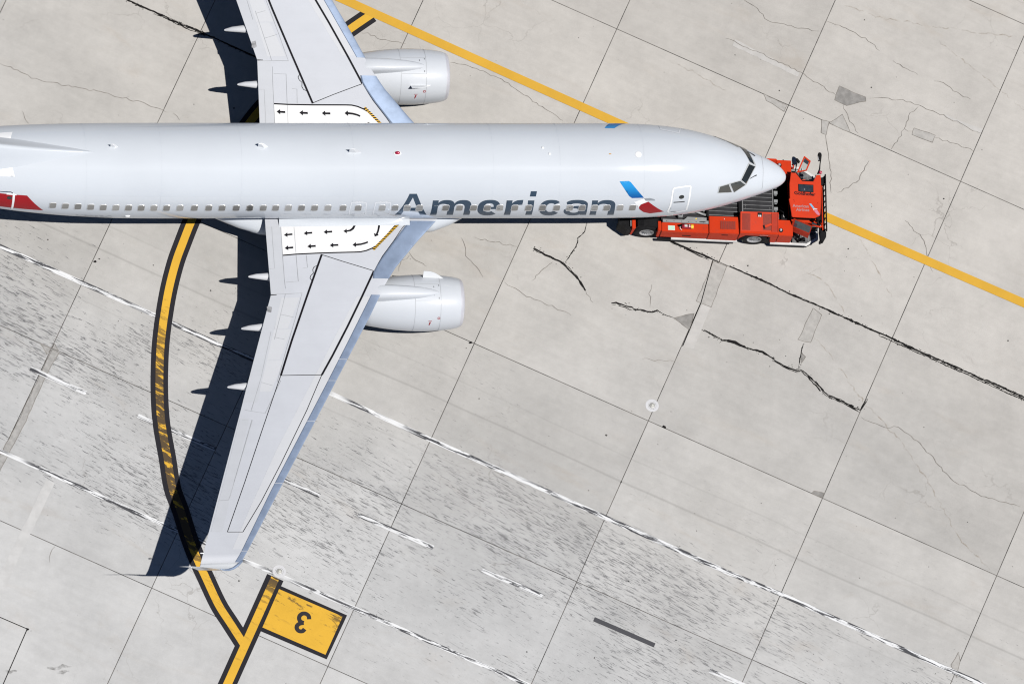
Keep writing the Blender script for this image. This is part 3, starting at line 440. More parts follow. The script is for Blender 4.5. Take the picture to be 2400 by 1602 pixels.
# cracks
def crack(name, pts, w, mat, z, jag, seed, wob=0.6):
    r = random.Random(seed); P = []
    for i in range(len(pts)-1):
        a, b = Vector(pts[i]), Vector(pts[i+1]); k = max(2, int((b-a).length/0.14)); n = Vector((-(b-a).y, (b-a).x)).normalized()
        P += [tuple(a+(b-a)*(j/k)+n*r.uniform(-jag, jag)) for j in range(k)]
    P.append(tuple(pts[-1])); L, Rr = [], []
    for i, p in enumerate(P):
        d = (Vector(P[min(i+1, len(P)-1)])-Vector(P[max(i-1, 0)])).normalized(); n = Vector((-d.y, d.x)); taper = min(1.0, 0.35+min(i, len(P)-1-i)*0.3)
        L.append(Vector(p)+n*w*0.5*taper*r.uniform(1-wob, 1+wob)); Rr.append(Vector(p)-n*w*0.5*taper*r.uniform(1-wob, 1+wob))
    v = [(q.x, q.y, z) for q in L+Rr]; n = len(P)
    bm = bmesh.new(); vs = [bm.verts.new(q) for q in v]
    for i in range(n-1): bm.faces.new((vs[i], vs[i+1], vs[n+i+1], vs[n+i]))
    if wob > 0.5 and w > 0.04:      # crumbs of sealant beside the seam
        for _ in range(int(n*1.2)):
            p = Vector(P[r.randrange(n)])+Vector((r.gauss(0, w*0.9), r.gauss(0, w*0.9))); s = r.uniform(0.006, 0.028); a0 = r.uniform(0, 6.3)
            bm.faces.new([bm.verts.new((p.x+s*math.cos(a0+q)*r.uniform(0.6, 2.2), p.y+s*math.sin(a0+q), z)) for q in (0, 1.3, 2.7, 4.2)])
    return bm_obj(name, bm, mat, apron)
def strands(name, pts, w, seed):
    """bitumen run into a crack: a few ragged, broken strands side by side with crumbs"""
    r = random.Random(seed); D = []
    for i in range(len(pts)-1):
        a, b = Vector(pts[i]), Vector(pts[i+1]); k = max(2, int((b-a).length/0.10)); D += [a+(b-a)*(j/k) for j in range(k)]
    D.append(Vector(pts[-1])); bm = bmesh.new(); n = len(D)
    for sidx in range(1 if w < 0.045 else 3 if w < 0.11 else 4):
        off = r.uniform(-0.5, 0.5)*w if sidx else 0.0; drift = 0.0; prev = None; on = True; wid = r.uniform(0.018, 0.045) if sidx else 0.020+w*0.40; gap = 0.04 if sidx == 0 else 0.16
        for i, p in enumerate(D):
            d = (D[min(i+1, n-1)]-D[max(i-1, 0)]).normalized(); nn = Vector((-d.y, d.x)); drift = max(-0.5*w, min(0.5*w, drift+r.gauss(0, 0.012)))
            if r.random() < gap: on = not on if sidx else (r.random() > 0.25)
            if not on and r.random() < 0.35: on = True
            c = p+nn*(off+drift+r.gauss(0, 0.008)); hw = wid*r.uniform(0.45, 1.5)*0.5*min(1.0, 0.4+0.2*min(i, n-1-i)); cur = (bm.verts.new((c.x+nn.x*hw, c.y+nn.y*hw, 0.0115+0.0004*sidx)), bm.verts.new((c.x-nn.x*hw, c.y-nn.y*hw, 0.0115+0.0004*sidx)))
            if prev and on: bm.faces.new((prev[0], cur[0], cur[1], prev[1]))
            prev = cur
    for _ in range(int(n*1.3)):
        p = D[r.randrange(n)]+Vector((r.gauss(0, w*0.75), r.gauss(0, w*0.75))); s = r.uniform(0.006, 0.024); a0 = r.uniform(0, 6.3); bm.faces.new([bm.verts.new((p.x+s*math.cos(a0+q)*r.uniform(0.6, 2.2), p.y+s*math.sin(a0+q), 0.0135)) for q in (0, 1.3, 2.7, 4.2)])
    bmesh.ops.delete(bm, geom=[v for v in bm.verts if not v.link_faces], context='VERTS')
    return bm_obj(name, bm, M_SEAL, apron)
for i, (w, pts) in enumerate(SEAL): strands('sealed_crack', pts, w*1.1, 50+i)
for i, pts in enumerate(HAIR): crack('hairline_crack', pts, 0.023, M_HAIR, 0.0105, 0.05, 200+i, 0.45)
tr = NT('rust bleed'); tr.set(col=(0.36, 0.29, 0.21), rough=0.9, spec=0.1, alpha=tr.ramp(tr.noise(tr.pos(), 2.2, 5.0, 0.7), 0.38, 0.75, 0.0, 0.45)); M_RUST = tr.m
ts = NT('oil smear'); ts.set(col=(0.20, 0.195, 0.185), rough=0.8, spec=0.2, alpha=ts.ramp(ts.noise(ts.pos(), 3.0, 5.0, 0.7), 0.35, 0.75, 0.0, 0.6)); M_SMEAR = ts.m
for i, pts in enumerate(STAIN): crack('oil_smear', pts, 0.16 if i < 3 else 0.5, M_SMEAR, 0.0056, 0.03, 500+i, 0.45)
for i, pts in enumerate(RUST): crack('rust_stain', pts, 0.05, M_RUST, 0.0055, 0.06, 400+i, 0.49)
# paint
flat('white_lane_line', [stroke(W1, 0.20)], 0.010, M_WHITE, 'white lane edge line smeared with black rubber, running under the near wing')
flat('white_lane_line', [stroke(W2, 0.18)], 0.010, M_WHITE, 'white lane edge line passing the wingtip and the yellow number box')
for i, d in enumerate(DASH): flat('lane_dash', [stroke(d, 0.19)], 0.010, M_DASHK if i == 5 else M_DASH)
flat('yellow_taxi_line', [stroke(YLINE, 0.375)], 0.0235, M_YELC, 'plain yellow taxi guide line running under the aircraft nose and tug')
yc = smooth_line(YCURVE, 5)
flat('black_line_border', [stroke(yc, 0.70)], 0.0145, M_BLK); flat('yellow_curve_line', [stroke(yc, 0.315)], 0.0188, M_YEL, 'curved yellow lead-in line with black borders, scuffed by tyres')
flat('black_line_border', [stroke(YSTRAIGHT, 0.70)], 0.0166, M_BLK); flat('yellow_straight_line', [stroke(YSTRAIGHT, 0.335)], 0.0212, M_YEL, 'straight yellow line with black borders meeting the curve at a fork')
flat('number_box_border', [SIGN_OUT], 0.0235, M_BLK, 'black border of the yellow parking number box'); flat('number_box', [SIGN_IN], 0.0272, M_YELB, 'yellow number box painted with a black 3, upside down')
arc = smooth_line(THREE[0], 4)+smooth_line(THREE[1], 4)[1:]
flat('painted_numeral', [stroke(smooth_line(THREE[0], 4), 0.17)], 0.030, M_BLKN); flat('painted_numeral', [stroke(smooth_line(THREE[1], 4), 0.17)], 0.0335, M_BLKN)
flat('sealant_blob', [BLOB], 0.0135, M_SEAL)
for i, s in enumerate(SPOTS):
    r = random.Random(900+i); k = 9; flat('sealant_spot', [[(s[0]+(0.06 if i < 3 else 0.032)*r.uniform(0.6, 1.5)*math.cos(6.283*j/k), s[1]+(0.05 if i < 3 else 0.026)*r.uniform(0.6, 1.4)*math.sin(6.283*j/k)) for j in range(k)]], 0.0135, M_SEAL)
# loose grit and rubber crumbs, too many to count
bm = bmesh.new(); rg = random.Random(77)
for _ in range(320):
    x, y = rg.uniform(-36, 14), rg.uniform(-26, 12); s = rg.uniform(0.008, 0.026) if rg.random() < 0.9 else rg.uniform(0.03, 0.05); a0 = rg.uniform(0, 6.28)
    base = [bm.verts.new((x+s*math.cos(a0+t)*rg.uniform(0.7, 1.3), y+s*math.sin(a0+t)*rg.uniform(0.6, 1.2), 0.004)) for t in (0, 1.6, 3.1, 4.7)]; top = bm.verts.new((x, y, 0.004+s*0.5))
    for i in range(4): bm.faces.new((base[i], base[(i+1) % 4], top))
grit = bm_obj('grit', bm, paint('dark grit', (0.07, 0.065, 0.06), 0.9, var=0.3), apron); tag(grit, kind='stuff')
# inset apron light in its painted ring
def annulus(name, r0, r1, z, mat, parent, n=40):
    v = [(r*math.cos(6.28319*k/n), r*math.sin(6.28319*k/n), z) for r in (r0, r1) for k in range(n)]; return mesh_obj(name, v, [(k, (k+1) % n, n+(k+1) % n, n+k) for k in range(n)], mat, parent)
M_RINGW = road_paint('ring white paint', (0.53, 0.535, 0.55), 'none'); M_CAST = paint('grey cast light housing', (0.36, 0.36, 0.34), 0.55, metal=0.3, var=0.1, vscale=8); M_LENS = paint('pale lens glass', (0.62, 0.62, 0.56), 0.15, coat=0.5)
for pos, z0, label in ((RING[0], 0.0, 'round inset apron light inside a white painted ring on bare concrete'), (RING2, 0.0042, 'round inset apron light on the white lane line beside the yellow number box')):
    il = empty('inset_light', (pos[0], pos[1], z0), 0, label, 'ground light', 'inset apron lights')
    annulus('painted_ring', 0.165, 0.27, 0.008, M_RINGW, il); annulus('inner_ring', 0.115, 0.155, 0.010, M_RINGW, il)
    bm = bmesh.new(); add_lathe(bm, [(-0.01, 0.13), (0.008, 0.125), (0.022, 0.09), (0.026, 0.0)], 'z', 28); bm_obj('housing', bm, M_CAST, il, True)
    bm = bmesh.new(); add_lathe(bm, [(0.02, 0.04), (0.036, 0.032), (0.042, 0.0)], 'z', 16, c=(0.02, 0.02, 0)); bm_obj('lens', bm, M_LENS, il, True)
# ---------------------------------------------------------------- the airliner
plane = empty('airliner', (0, 0, 0), 0, 'white and silver twin-engine jet airliner under tow, American lettering on its side', 'airplane')
def car_paint(name, col, rough, metal, coat, var=0.02, spec=0.4, coatr=0.12):
    t = NT(name); p = t.obj()
    n = t.noise(p, 0.25, 4.0); n2 = t.noise(p, 1.7, 5.0, 0.6); x = t.sep(p)
    fine = t.noise(t.vec(t.math('MULTIPLY', x[0], 0.4), t.math('MULTIPLY', x[1], 3.0), t.math('MULTIPLY', x[2], 3.0)), 1.2, 4.0)
    f = t.math('ADD', t.ramp(n, 0.3, 0.7, 1-var, 1+var), t.math('MULTIPLY', t.math('SUBTRACT', t.math('ADD', n2, fine), 1.0), var*1.4))
    t.set(col=t.scale(t.rgb(col), f), rough=t.ramp(n2, 0.3, 0.7, rough-0.03, rough+0.04), metal=metal, coat=coat, coatr=coatr, spec=spec); return t.m
M_FUS = car_paint('silver mica fuselage paint', (0.532, 0.568, 0.610), 0.60, 0.0, 0.7, spec=0.10); M_FUSW = car_paint('white gloss paint', (0.62, 0.645, 0.67), 0.45, 0.0, 0.5)
M_WING = car_paint('grey wing paint', (0.480, 0.500, 0.540), 0.55, 0.0, 0.0, 0.045, 0.25); M_WINGP = car_paint('pale grey panel paint', (0.515, 0.530, 0.555), 0.55, 0.0, 0.0, 0.03, 0.25); M_FLAP = car_paint('flap grey paint', (0.468, 0.487, 0.520), 0.55, 0.0, 0.0, 0.05, 0.25); M_WALK = car_paint('white walkway paint', (0.70, 0.705, 0.71), 0.7, 0.0, 0.0, 0.02, 0.2)
M_ENG = car_paint('nacelle paint', (0.520, 0.548, 0.585), 0.50, 0.0, 0.6, spec=0.36)
def sky_tinted_metal():
    t = NT('sky tinted aluminium'); p = t.pos(); x = t.sep(p)
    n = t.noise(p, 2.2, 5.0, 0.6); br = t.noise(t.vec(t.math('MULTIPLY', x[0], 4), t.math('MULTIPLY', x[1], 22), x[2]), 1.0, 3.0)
    t.set(col=t.scale(t.rgb((0.315, 0.395, 0.535)), t.ramp(n, 0.25, 0.75, 0.93, 1.04)), metal=0.55, rough=t.ramp(t.math('ADD', n, t.math('MULTIPLY', br, 0.5)), 0.45, 1.05, 0.40, 0.50)); return t.m  # blue base colour paints the sky's reflection onto the bare aluminium
M_SLAT = sky_tinted_metal(); M_LIP = paint('inlet lip metal', (0.55, 0.55, 0.59), 0.40, metal=0.25, var=0.04, vscale=4, coat=0.2)
M_INK = paint('black marking paint', (0.010, 0.010, 0.013), 0.6, var=0.1, spec=0.1); M_SEAM = paint('panel gap', (0.33, 0.345, 0.365), 0.7, var=0.15, vscale=2); M_DARK = paint('dark metal', (0.03, 0.03, 0.033), 0.6, var=0.2)  # the dark metal is one near-black tone for fan, wipers, handle and latches
M_LET = paint('slate blue lettering', (0.033, 0.058, 0.092), 0.5, coat=0.35, var=0.04, spec=0.2); M_RED = paint('livery red', (0.30, 0.008, 0.013), 0.5, coat=0.15, var=0.05, spec=0.15)
def grad_blue():
    t = NT('livery blue fade'); x = t.sep(t.pos()); f = t.ramp(x[2], 4.35, 4.95); t.set(col=t.mix(f, (0.004, 0.075, 0.28), (0.018, 0.26, 0.60)), rough=0.5, coat=0.12, spec=0.15); return t.m
M_BLUE = grad_blue(); M_SILV = paint('livery silver', (0.33, 0.36, 0.40), 0.35, metal=0.4, var=0.04); M_LINEW = paint('white outline paint', (0.80, 0.81, 0.82), 0.35, coat=0.2, var=0.02); M_OUT = paint('door outline paint', (0.64, 0.665, 0.70), 0.4, var=0.02)
M_GLASS = paint('tinted cockpit glass', (0.018, 0.021, 0.021), 0.10, coat=0.3, var=0.1, spec=0.5); M_GLASSB = paint('side cockpit glass', (0.055, 0.057, 0.052), 0.10, coat=0.3, var=0.15, spec=0.5); M_PANE = paint('drawn window shade', (0.225, 0.222, 0.212), 0.45, coat=0.3, var=0.16, vscale=0.7); M_RIM = paint('window rim metal', (0.52, 0.53, 0.54), 0.4, var=0.05, coat=0.3)
M_RUB = paint('tyre rubber', (0.013, 0.013, 0.014), 0.8, var=0.2, vscale=4, spec=0.12); M_STEEL = paint('gear steel', (0.45, 0.46, 0.47), 0.35, metal=0.7, var=0.1)
M_REDL = paint('red beacon glass', (0.36, 0.012, 0.05), 0.12, coat=0.5)
# fuselage
ds = [0.0, 0.015, 0.03, 0.06, 0.10, 0.16, 0.24, 0.34, 0.45, 0.56, 0.675]+[0.8+0.12*i for i in range(56)]+[7.6+0.35*i for i in range(51)]+[25.6+0.2*i for i in range(62)]+[38.0]
NS = 128; verts = [fus_pt(-d, 2*math.pi*k/NS) for d in ds for k in range(NS)]
faces = [(i*NS+k, i*NS+(k+1) % NS, (i+1)*NS+(k+1) % NS, (i+1)*NS+k) for i in range(len(ds)-1) for k in range(NS)]+[tuple(range(NS))[::-1], tuple((len(ds)-1)*NS+k for k in range(NS))]
fuselage = mesh_obj('fuselage', verts, faces, M_FUS, plane, True)
RF = 1.88
def fmap(off): return lambda x, s: fus_pt(x, s/RF, off)
def fl(pts): return [(x, p*RF) for x, p in pts]
def fdecal(name, loops, mat, off=0.005, parent=None, label=None, step=0.10):
    o = patch(name, [fl(L) for L in loops], fmap(off), mat, parent or fuselage, step)
    if label: o['label'] = label
    return o
def fstroke(name, pts, w, mat, off=0.006, closed=False, parent=None):
    p = fl(pts)
    if closed:
        p = smooth_line(p+[p[0]], 3); return patch(name, [stroke(p, w)], fmap(off), mat, parent or fuselage, 0.08)
    return patch(name, [stroke(p, w)], fmap(off), mat, parent or fuselage, 0.08)
for L in LETTERS: fdecal('letter', L, M_LET)
fdecal('flight_symbol_blue', [LOGO_BLUE], M_BLUE); fdecal('flight_symbol_silver', [LOGO_SILVER], M_SILV); fdecal('flight_symbol_white', [LOGO_WHITE], M_LINEW, 0.004); fdecal('flight_symbol_red', [LOGO_RED], M_RED, 0.006); fdecal('flight_symbol_blue', [LOGO_PORT], M_BLUE)
fdecal('tail_stripe_red', [TAILRED], M_RED); fdecal('tail_stripe_white', [TAILW1], M_LINEW); fdecal('tail_stripe_white', [TAILW2], M_LINEW)
door1 = fdecal('service_door', [DOOR1], M_FUSW, 0.003, plane, 'white outlined forward service door'); door1.data.materials[0] = M_FUS; fstroke('door_outline', DOOR1, 0.065, M_LINEW, 0.007, True, door1)
cx = sum(p[0] for p in DOOR1)/len(DOOR1); cp = sum(p[1] for p in DOOR1)/len(DOOR1)
fdecal('door_window', [[(cx+0.11*math.cos(t), cp-0.03+0.055*math.sin(t)) for t in (6.283*k/16 for k in range(16))]], M_GLASS, 0.008, door1, step=0.05); fdecal('door_handle', [[(cx-0.30, cp+0.10), (cx+0.16, cp+0.10), (cx+0.16, cp+0.13), (cx-0.30, cp+0.13)]], M_DARK, 0.008, door1, step=0.05)
for E_ in (EXIT1, EXIT2):
    ex = fdecal('overwing_exit', [E_], M_FUS, 0.003, plane); fstroke('exit_outline', E_, 0.045, M_OUT, 0.006, True, ex)
    mx = sum(p[0] for p in E_)/len(E_); text_on('exit_lettering', 'EXIT', lambda a, b: fus_pt(mx-0.15+a, 1.175-b/RF, 0.007), M_OUT, ex, 0.32)
fstroke('door_outline', PORTDOOR, 0.06, M_OUT, 0.006); ad = fstroke('aft_door_outline', AFTDOOR, 0.075, M_LINEW, 0.009)
ad2 = fstroke('aft_door_trim', AFTDOOR[:3], 0.05, M_LET, 0.012)
fdecal('door_window', [[(-31.62+0.10*math.cos(t), 1.17+0.055*math.sin(t)) for t in (6.283*k/14 for k in range(14))]], M_GLASS, 0.009, step=0.05); fdecal('door_placard', [[(-31.75, 1.03), (-31.35, 1.03), (-31.35, 1.07), (-31.75, 1.07)]], M_LINEW, 0.009, step=0.05)
text_on('registration', 'N306RC', lambda a, b: fus_pt(-28.85+a*1.0, 1.90-b/RF, 0.006), M_SILV, fuselage, 1.45, 0.36)
M_SKIN = paint('skin lap joint', (0.485, 0.522, 0.57), 0.6, var=0.1)
for x_ in (-6.2, -9.6, -12.3, -17.9, -22.4, -25.6, -28.6): fstroke('skin_joint', [(x_, -1.25+0.14*k) for k in range(20)], 0.011, M_SKIN, 0.0025)
for p_ in (0.98, -0.62): fstroke('skin_joint', [(-6.2-0.8*k, p_) for k in range(29)], 0.009, M_SKIN, 0.0022)
fstroke('radome_seam', RADOME, 0.016, M_SEAM, 0.004)
M_CFR = paint('cockpit frame', (0.40, 0.415, 0.42), 0.45, var=0.05)
# cockpit glazing: frames, panes, wipers
for i, (fr, pn) in enumerate(zip(COCKFRAME, COCKPIT)):
    w = fdecal('cockpit_window', [fr], M_CFR, 0.004+0.0015*i, plane); fdecal('pane', [pn], M_GLASS if i < 2 else M_GLASSB, 0.012+0.001*i, w)
for pn, fr in ((COCKPIT[2], COCKFRAME[2]), (COCKPIT[3], COCKFRAME[3])):   # the far side window pair, mirrored
    w = fdecal('cockpit_window', [[(x, -p*1.14) for x, p in fr]], M_CFR, 0.005, plane); fdecal('pane', [[(x, -p*1.14) for x, p in pn]], M_GLASSB, 0.012, w)
for wp_ in WIPER:
    a, b = Vector(fus_pt(wp_[0][0], wp_[0][1], 0.03)), Vector(fus_pt(wp_[1][0], wp_[1][1], 0.05)); bm = bmesh.new(); add_tube(bm, [a, (a+b)/2+Vector((0, 0, 0.02)), b], [0.012, 0.014, 0.022], 6); bm_obj('wiper', bm, M_DARK, plane)
# cabin windows, both sides: a rim with a shaded pane set in it
wphi = 1.327
def rrect(w, h, r, n=6):
    out = []
    for sx, sy, a0 in ((1, 1, 0), (-1, 1, 90), (-1, -1, 180), (1, -1, 270)):
        out += [(sx*(w/2-r)+r*math.cos(math.radians(a0+90*k/n)), sy*(h/2-r)+r*math.sin(math.radians(a0+90*k/n))) for k in range(n+1)]
    return out
def window_pair(x, s):
    o1 = rrect(0.30, 0.42, 0.085); i1 = rrect(0.258, 0.350, 0.07)
    f = lambda off: (lambda a, b: tuple(Vector(fus_pt(x, s*(wphi+b/RF), off))+Vector((a, 0, 0))))
    n = len(o1); hgt = 1.0 if s > 0 else 0.15
    v = [f(0.001)(*p) for p in o1]+[f(0.014*hgt)((p[0]*0.95), (p[1]*0.95)) for p in o1]+[f(0.010*hgt)(*p) for p in i1]; fc = []
    for q in range(2): fc += [(q*n+k, q*n+(k+1) % n, (q+1)*n+(k+1) % n, (q+1)*n+k) for k in range(n)]
    me = bpy.data.meshes.new('cabin_window'); me.from_pydata([(p[0]-x, p[1], p[2]) for p in v], [], fc); me.materials.append(M_RIM); me.update()
    po = patch('pane', [i1], lambda a, b: tuple(Vector(f(0.005 if s > 0 else 0.0015)(a, b))-Vector((x, 0, 0))), M_PANE, None, 0.055); mp = po.data; bpy.data.objects.remove(po, do_unlink=True)
    return me, mp
PANES = [M_PANE, M_PANE, M_PANE, paint('half drawn shade', (0.17, 0.168, 0.162), 0.4, coat=0.3), paint('raised shade glass', (0.30, 0.30, 0.29), 0.4, coat=0.3)]
for s in (1, -1):
    std = window_pair(-15.0, s)
    for x in WINX:
        if x < -25.2: me, mp = window_pair(x, s)
        elif x > -7.6: me, mp = window_pair(x, s)
        else: me, mp = std
        w = bpy.data.objects.new('cabin_window', me); link(w, plane); w.location = (x, 0, 0); p = bpy.data.objects.new('pane', mp); link(p, w); p.material_slots[0].link = 'OBJECT'; p.material_slots[0].material = RND.choice(PANES)
# roof fittings
def blob(name, at, rx, ry, rz, mat, parent=plane):
    p = fus_pt(at[0], at[1], 0.0); bm = bmesh.new(); bmesh.ops.create_uvsphere(bm, u_segments=20, v_segments=12, radius=1.0)
    bmesh.ops.scale(bm, vec=(rx, ry, rz), verts=bm.verts); bmesh.ops.translate(bm, vec=p, verts=bm.verts); return bm_obj(name, bm, mat, parent, True)
bc = blob('beacon_base', BEACON, 0.16, 0.10, 0.03, M_LINEW); blob('beacon_lens', BEACON, 0.115, 0.075, 0.10, M_REDL, bc)
blob('antenna_disc', DISC, 0.135, 0.135, 0.03, M_LINEW); blob('antenna_dome', DOT1, 0.055, 0.055, 0.04, M_LINEW); blob('antenna_dome', DOT2, 0.055, 0.055, 0.04, M_LINEW); blob('vent_cover', DOT3, 0.055, 0.022, 0.012, paint('amber cover', (0.5, 0.25, 0.03), 0.4)); blob('side_light', LIGHT, 0.11, 0.05, 0.07, M_LINEW)
for at, L, h, pts in ((ANT1, 0.42, 0.30, 0.10), (ANT2, 0.50, 0.34, 0.03), (ANT3, 0.32, 0.26, 0.03)):
    p = fus_pt(at[0], at[1], -0.01); bm = bmesh.new(); t = pts/2+0.006
    b0 = [(L/2, 0), (L*0.1, t), (-L/2, 0), (L*0.1, -t)]; b1 = [(0.0, 0), (-L*0.25, t*0.6), (-L*0.55, 0), (-L*0.25, -t*0.6)]
    A_ = [bm.verts.new((p[0]+x, p[1]+y, p[2])) for x, y in b0]; B_ = [bm.verts.new((p[0]+x, p[1]+y, p[2]+h)) for x, y in b1]
    for i in range(4): bm.faces.new((A_[i], A_[(i+1) % 4], B_[(i+1) % 4], B_[i]))
    bm.faces.new(B_); bm_obj('blade_antenna', bm, M_LINEW, plane)
# dorsal fillet, fin, stabilisers and tail (behind the left edge of the view)
fv, ff = [], []; st_ = [(-28.2, 0.0, 0.01), (-29.0, 0.10, 0.10), (-30.0, 0.24, 0.18), (-31.0, 0.42, 0.25), (-32.0, 0.66, 0.31), (-33.0, 1.0, 0.34), (-34.0, 1.5, 0.36)]
for x, h, hw in st_:
    a, zm, ht, hb = fus_sec(-x); zt = ZC+zm+ht
    for yy, zz in ((hw*2.2, -0.06*hw*6), (hw, h*0.35), (hw*0.35, h*0.9), (0, h), (-hw*0.35, h*0.9), (-hw, h*0.35), (-hw*2.2, -0.06*hw*6)): fv.append((x, yy, zt+zz-0.01))
for i in range(len(st_)-1):
    for k in range(6): ff.append((i*7+k, i*7+k+1, (i+1)*7+k+1, (i+1)*7+k))
dorsal = mesh_obj('dorsal_fillet', fv, ff, M_FUS, plane, True)
bm = bmesh.new(); add_prism(bm, [(-31.05, -0.40), (-33.5, -0.40), (-33.5, -0.66), (-30.75, -0.72)], 5.2, 5.62); bm.free()
def foil_solid(name, stations, mat, parent, n=14):
    """stations: (le point, te point, thickness, up vector)"""
    v, f = [], []
    for le, te, t, up in stations:
        le, te, up = Vector(le), Vector(te), Vector(up).normalized()
        for k in range(n): c = (1-math.cos(math.pi*k/n))/2; v.append(le+(te-le)*c+up*t*0.5*_foil(c)*1.0)
        for k in range(n): c = (1-math.cos(math.pi*(n-k)/n))/2; v.append(le+(te-le)*c-up*t*0.5*_foil(c)*1.0)
    m = 2*n
    for i in range(len(stations)-1):
        for k in range(m): f.append((i*m+k, i*m+(k+1) % m, (i+1)*m+(k+1) % m, (i+1)*m+k))
    f += [tuple(range(m))[::-1], tuple((len(stations)-1)*m+k for k in range(m))]
    return mesh_obj(name, v, f, mat, parent, True)
M_FIN = paint('striped tail red', (0.36, 0.02, 0.03), 0.35, coat=0.2)
foil_solid('tail_fin', [((-32.4, 0, 5.0), (-37.6, 0, 5.0), 0.62, (0, 1, 0)), ((-34.2, 0, 7.2), (-38.2, 0, 7.2), 0.45, (0, 1, 0)), ((-37.4, 0, 12.5), (-39.5, 0, 12.5), 0.2, (0, 1, 0))], M_FUSW, plane)
for s in (1, -1): foil_solid('tailplane', [((-32.9, s*0.9, 4.45), (-36.6, s*0.9, 4.45), 0.38, (0, 0, 1)), ((-36.9, s*7.17, 5.2), (-38.4, s*7.17, 5.2), 0.14, (0, 0, 1))], M_WING, plane)
# wing-to-body fairing
sec = [(-12.2, 0.7, 1.75, 0.35), (-12.9, 1.25, 1.80, 0.58), (-13.6, 1.65, 1.80, 0.66), (-14.3, 1.92, 1.78, 0.68), (-15.2, 2.02, 1.76, 0.68), (-17.0, 2.08, 1.74, 0.66), (-19.0, 2.12, 1.70, 0.62), (-20.5, 2.04, 1.60, 0.60), (-21.3, 1.97, 1.58, 0.58), (-22.1, 1.70, 1.58, 0.52), (-22.9, 1.35, 1.58, 0.45), (-23.7, 0.95, 1.58, 0.35), (-24.4, 0.5, 1.60, 0.2)]
M_FILL = M_FUS
fv, ff, nn = [], [], 40
for x, hw, zc_, hh in sec:
    for k in range(nn):
        t = 2*math.pi*k/nn; c, s_ = math.cos(t), math.sin(t); fv.append((x, hw*math.copysign(abs(c)**0.75, c), zc_+hh*math.copysign(abs(s_)**0.85, s_)))
for i in range(len(sec)-1):
    for k in range(nn): ff.append((i*nn+k, i*nn+(k+1) % nn, (i+1)*nn+(k+1) % nn, (i+1)*nn+k))
mesh_obj('wing_body_fairing', fv, ff, M_FUS, plane, True)
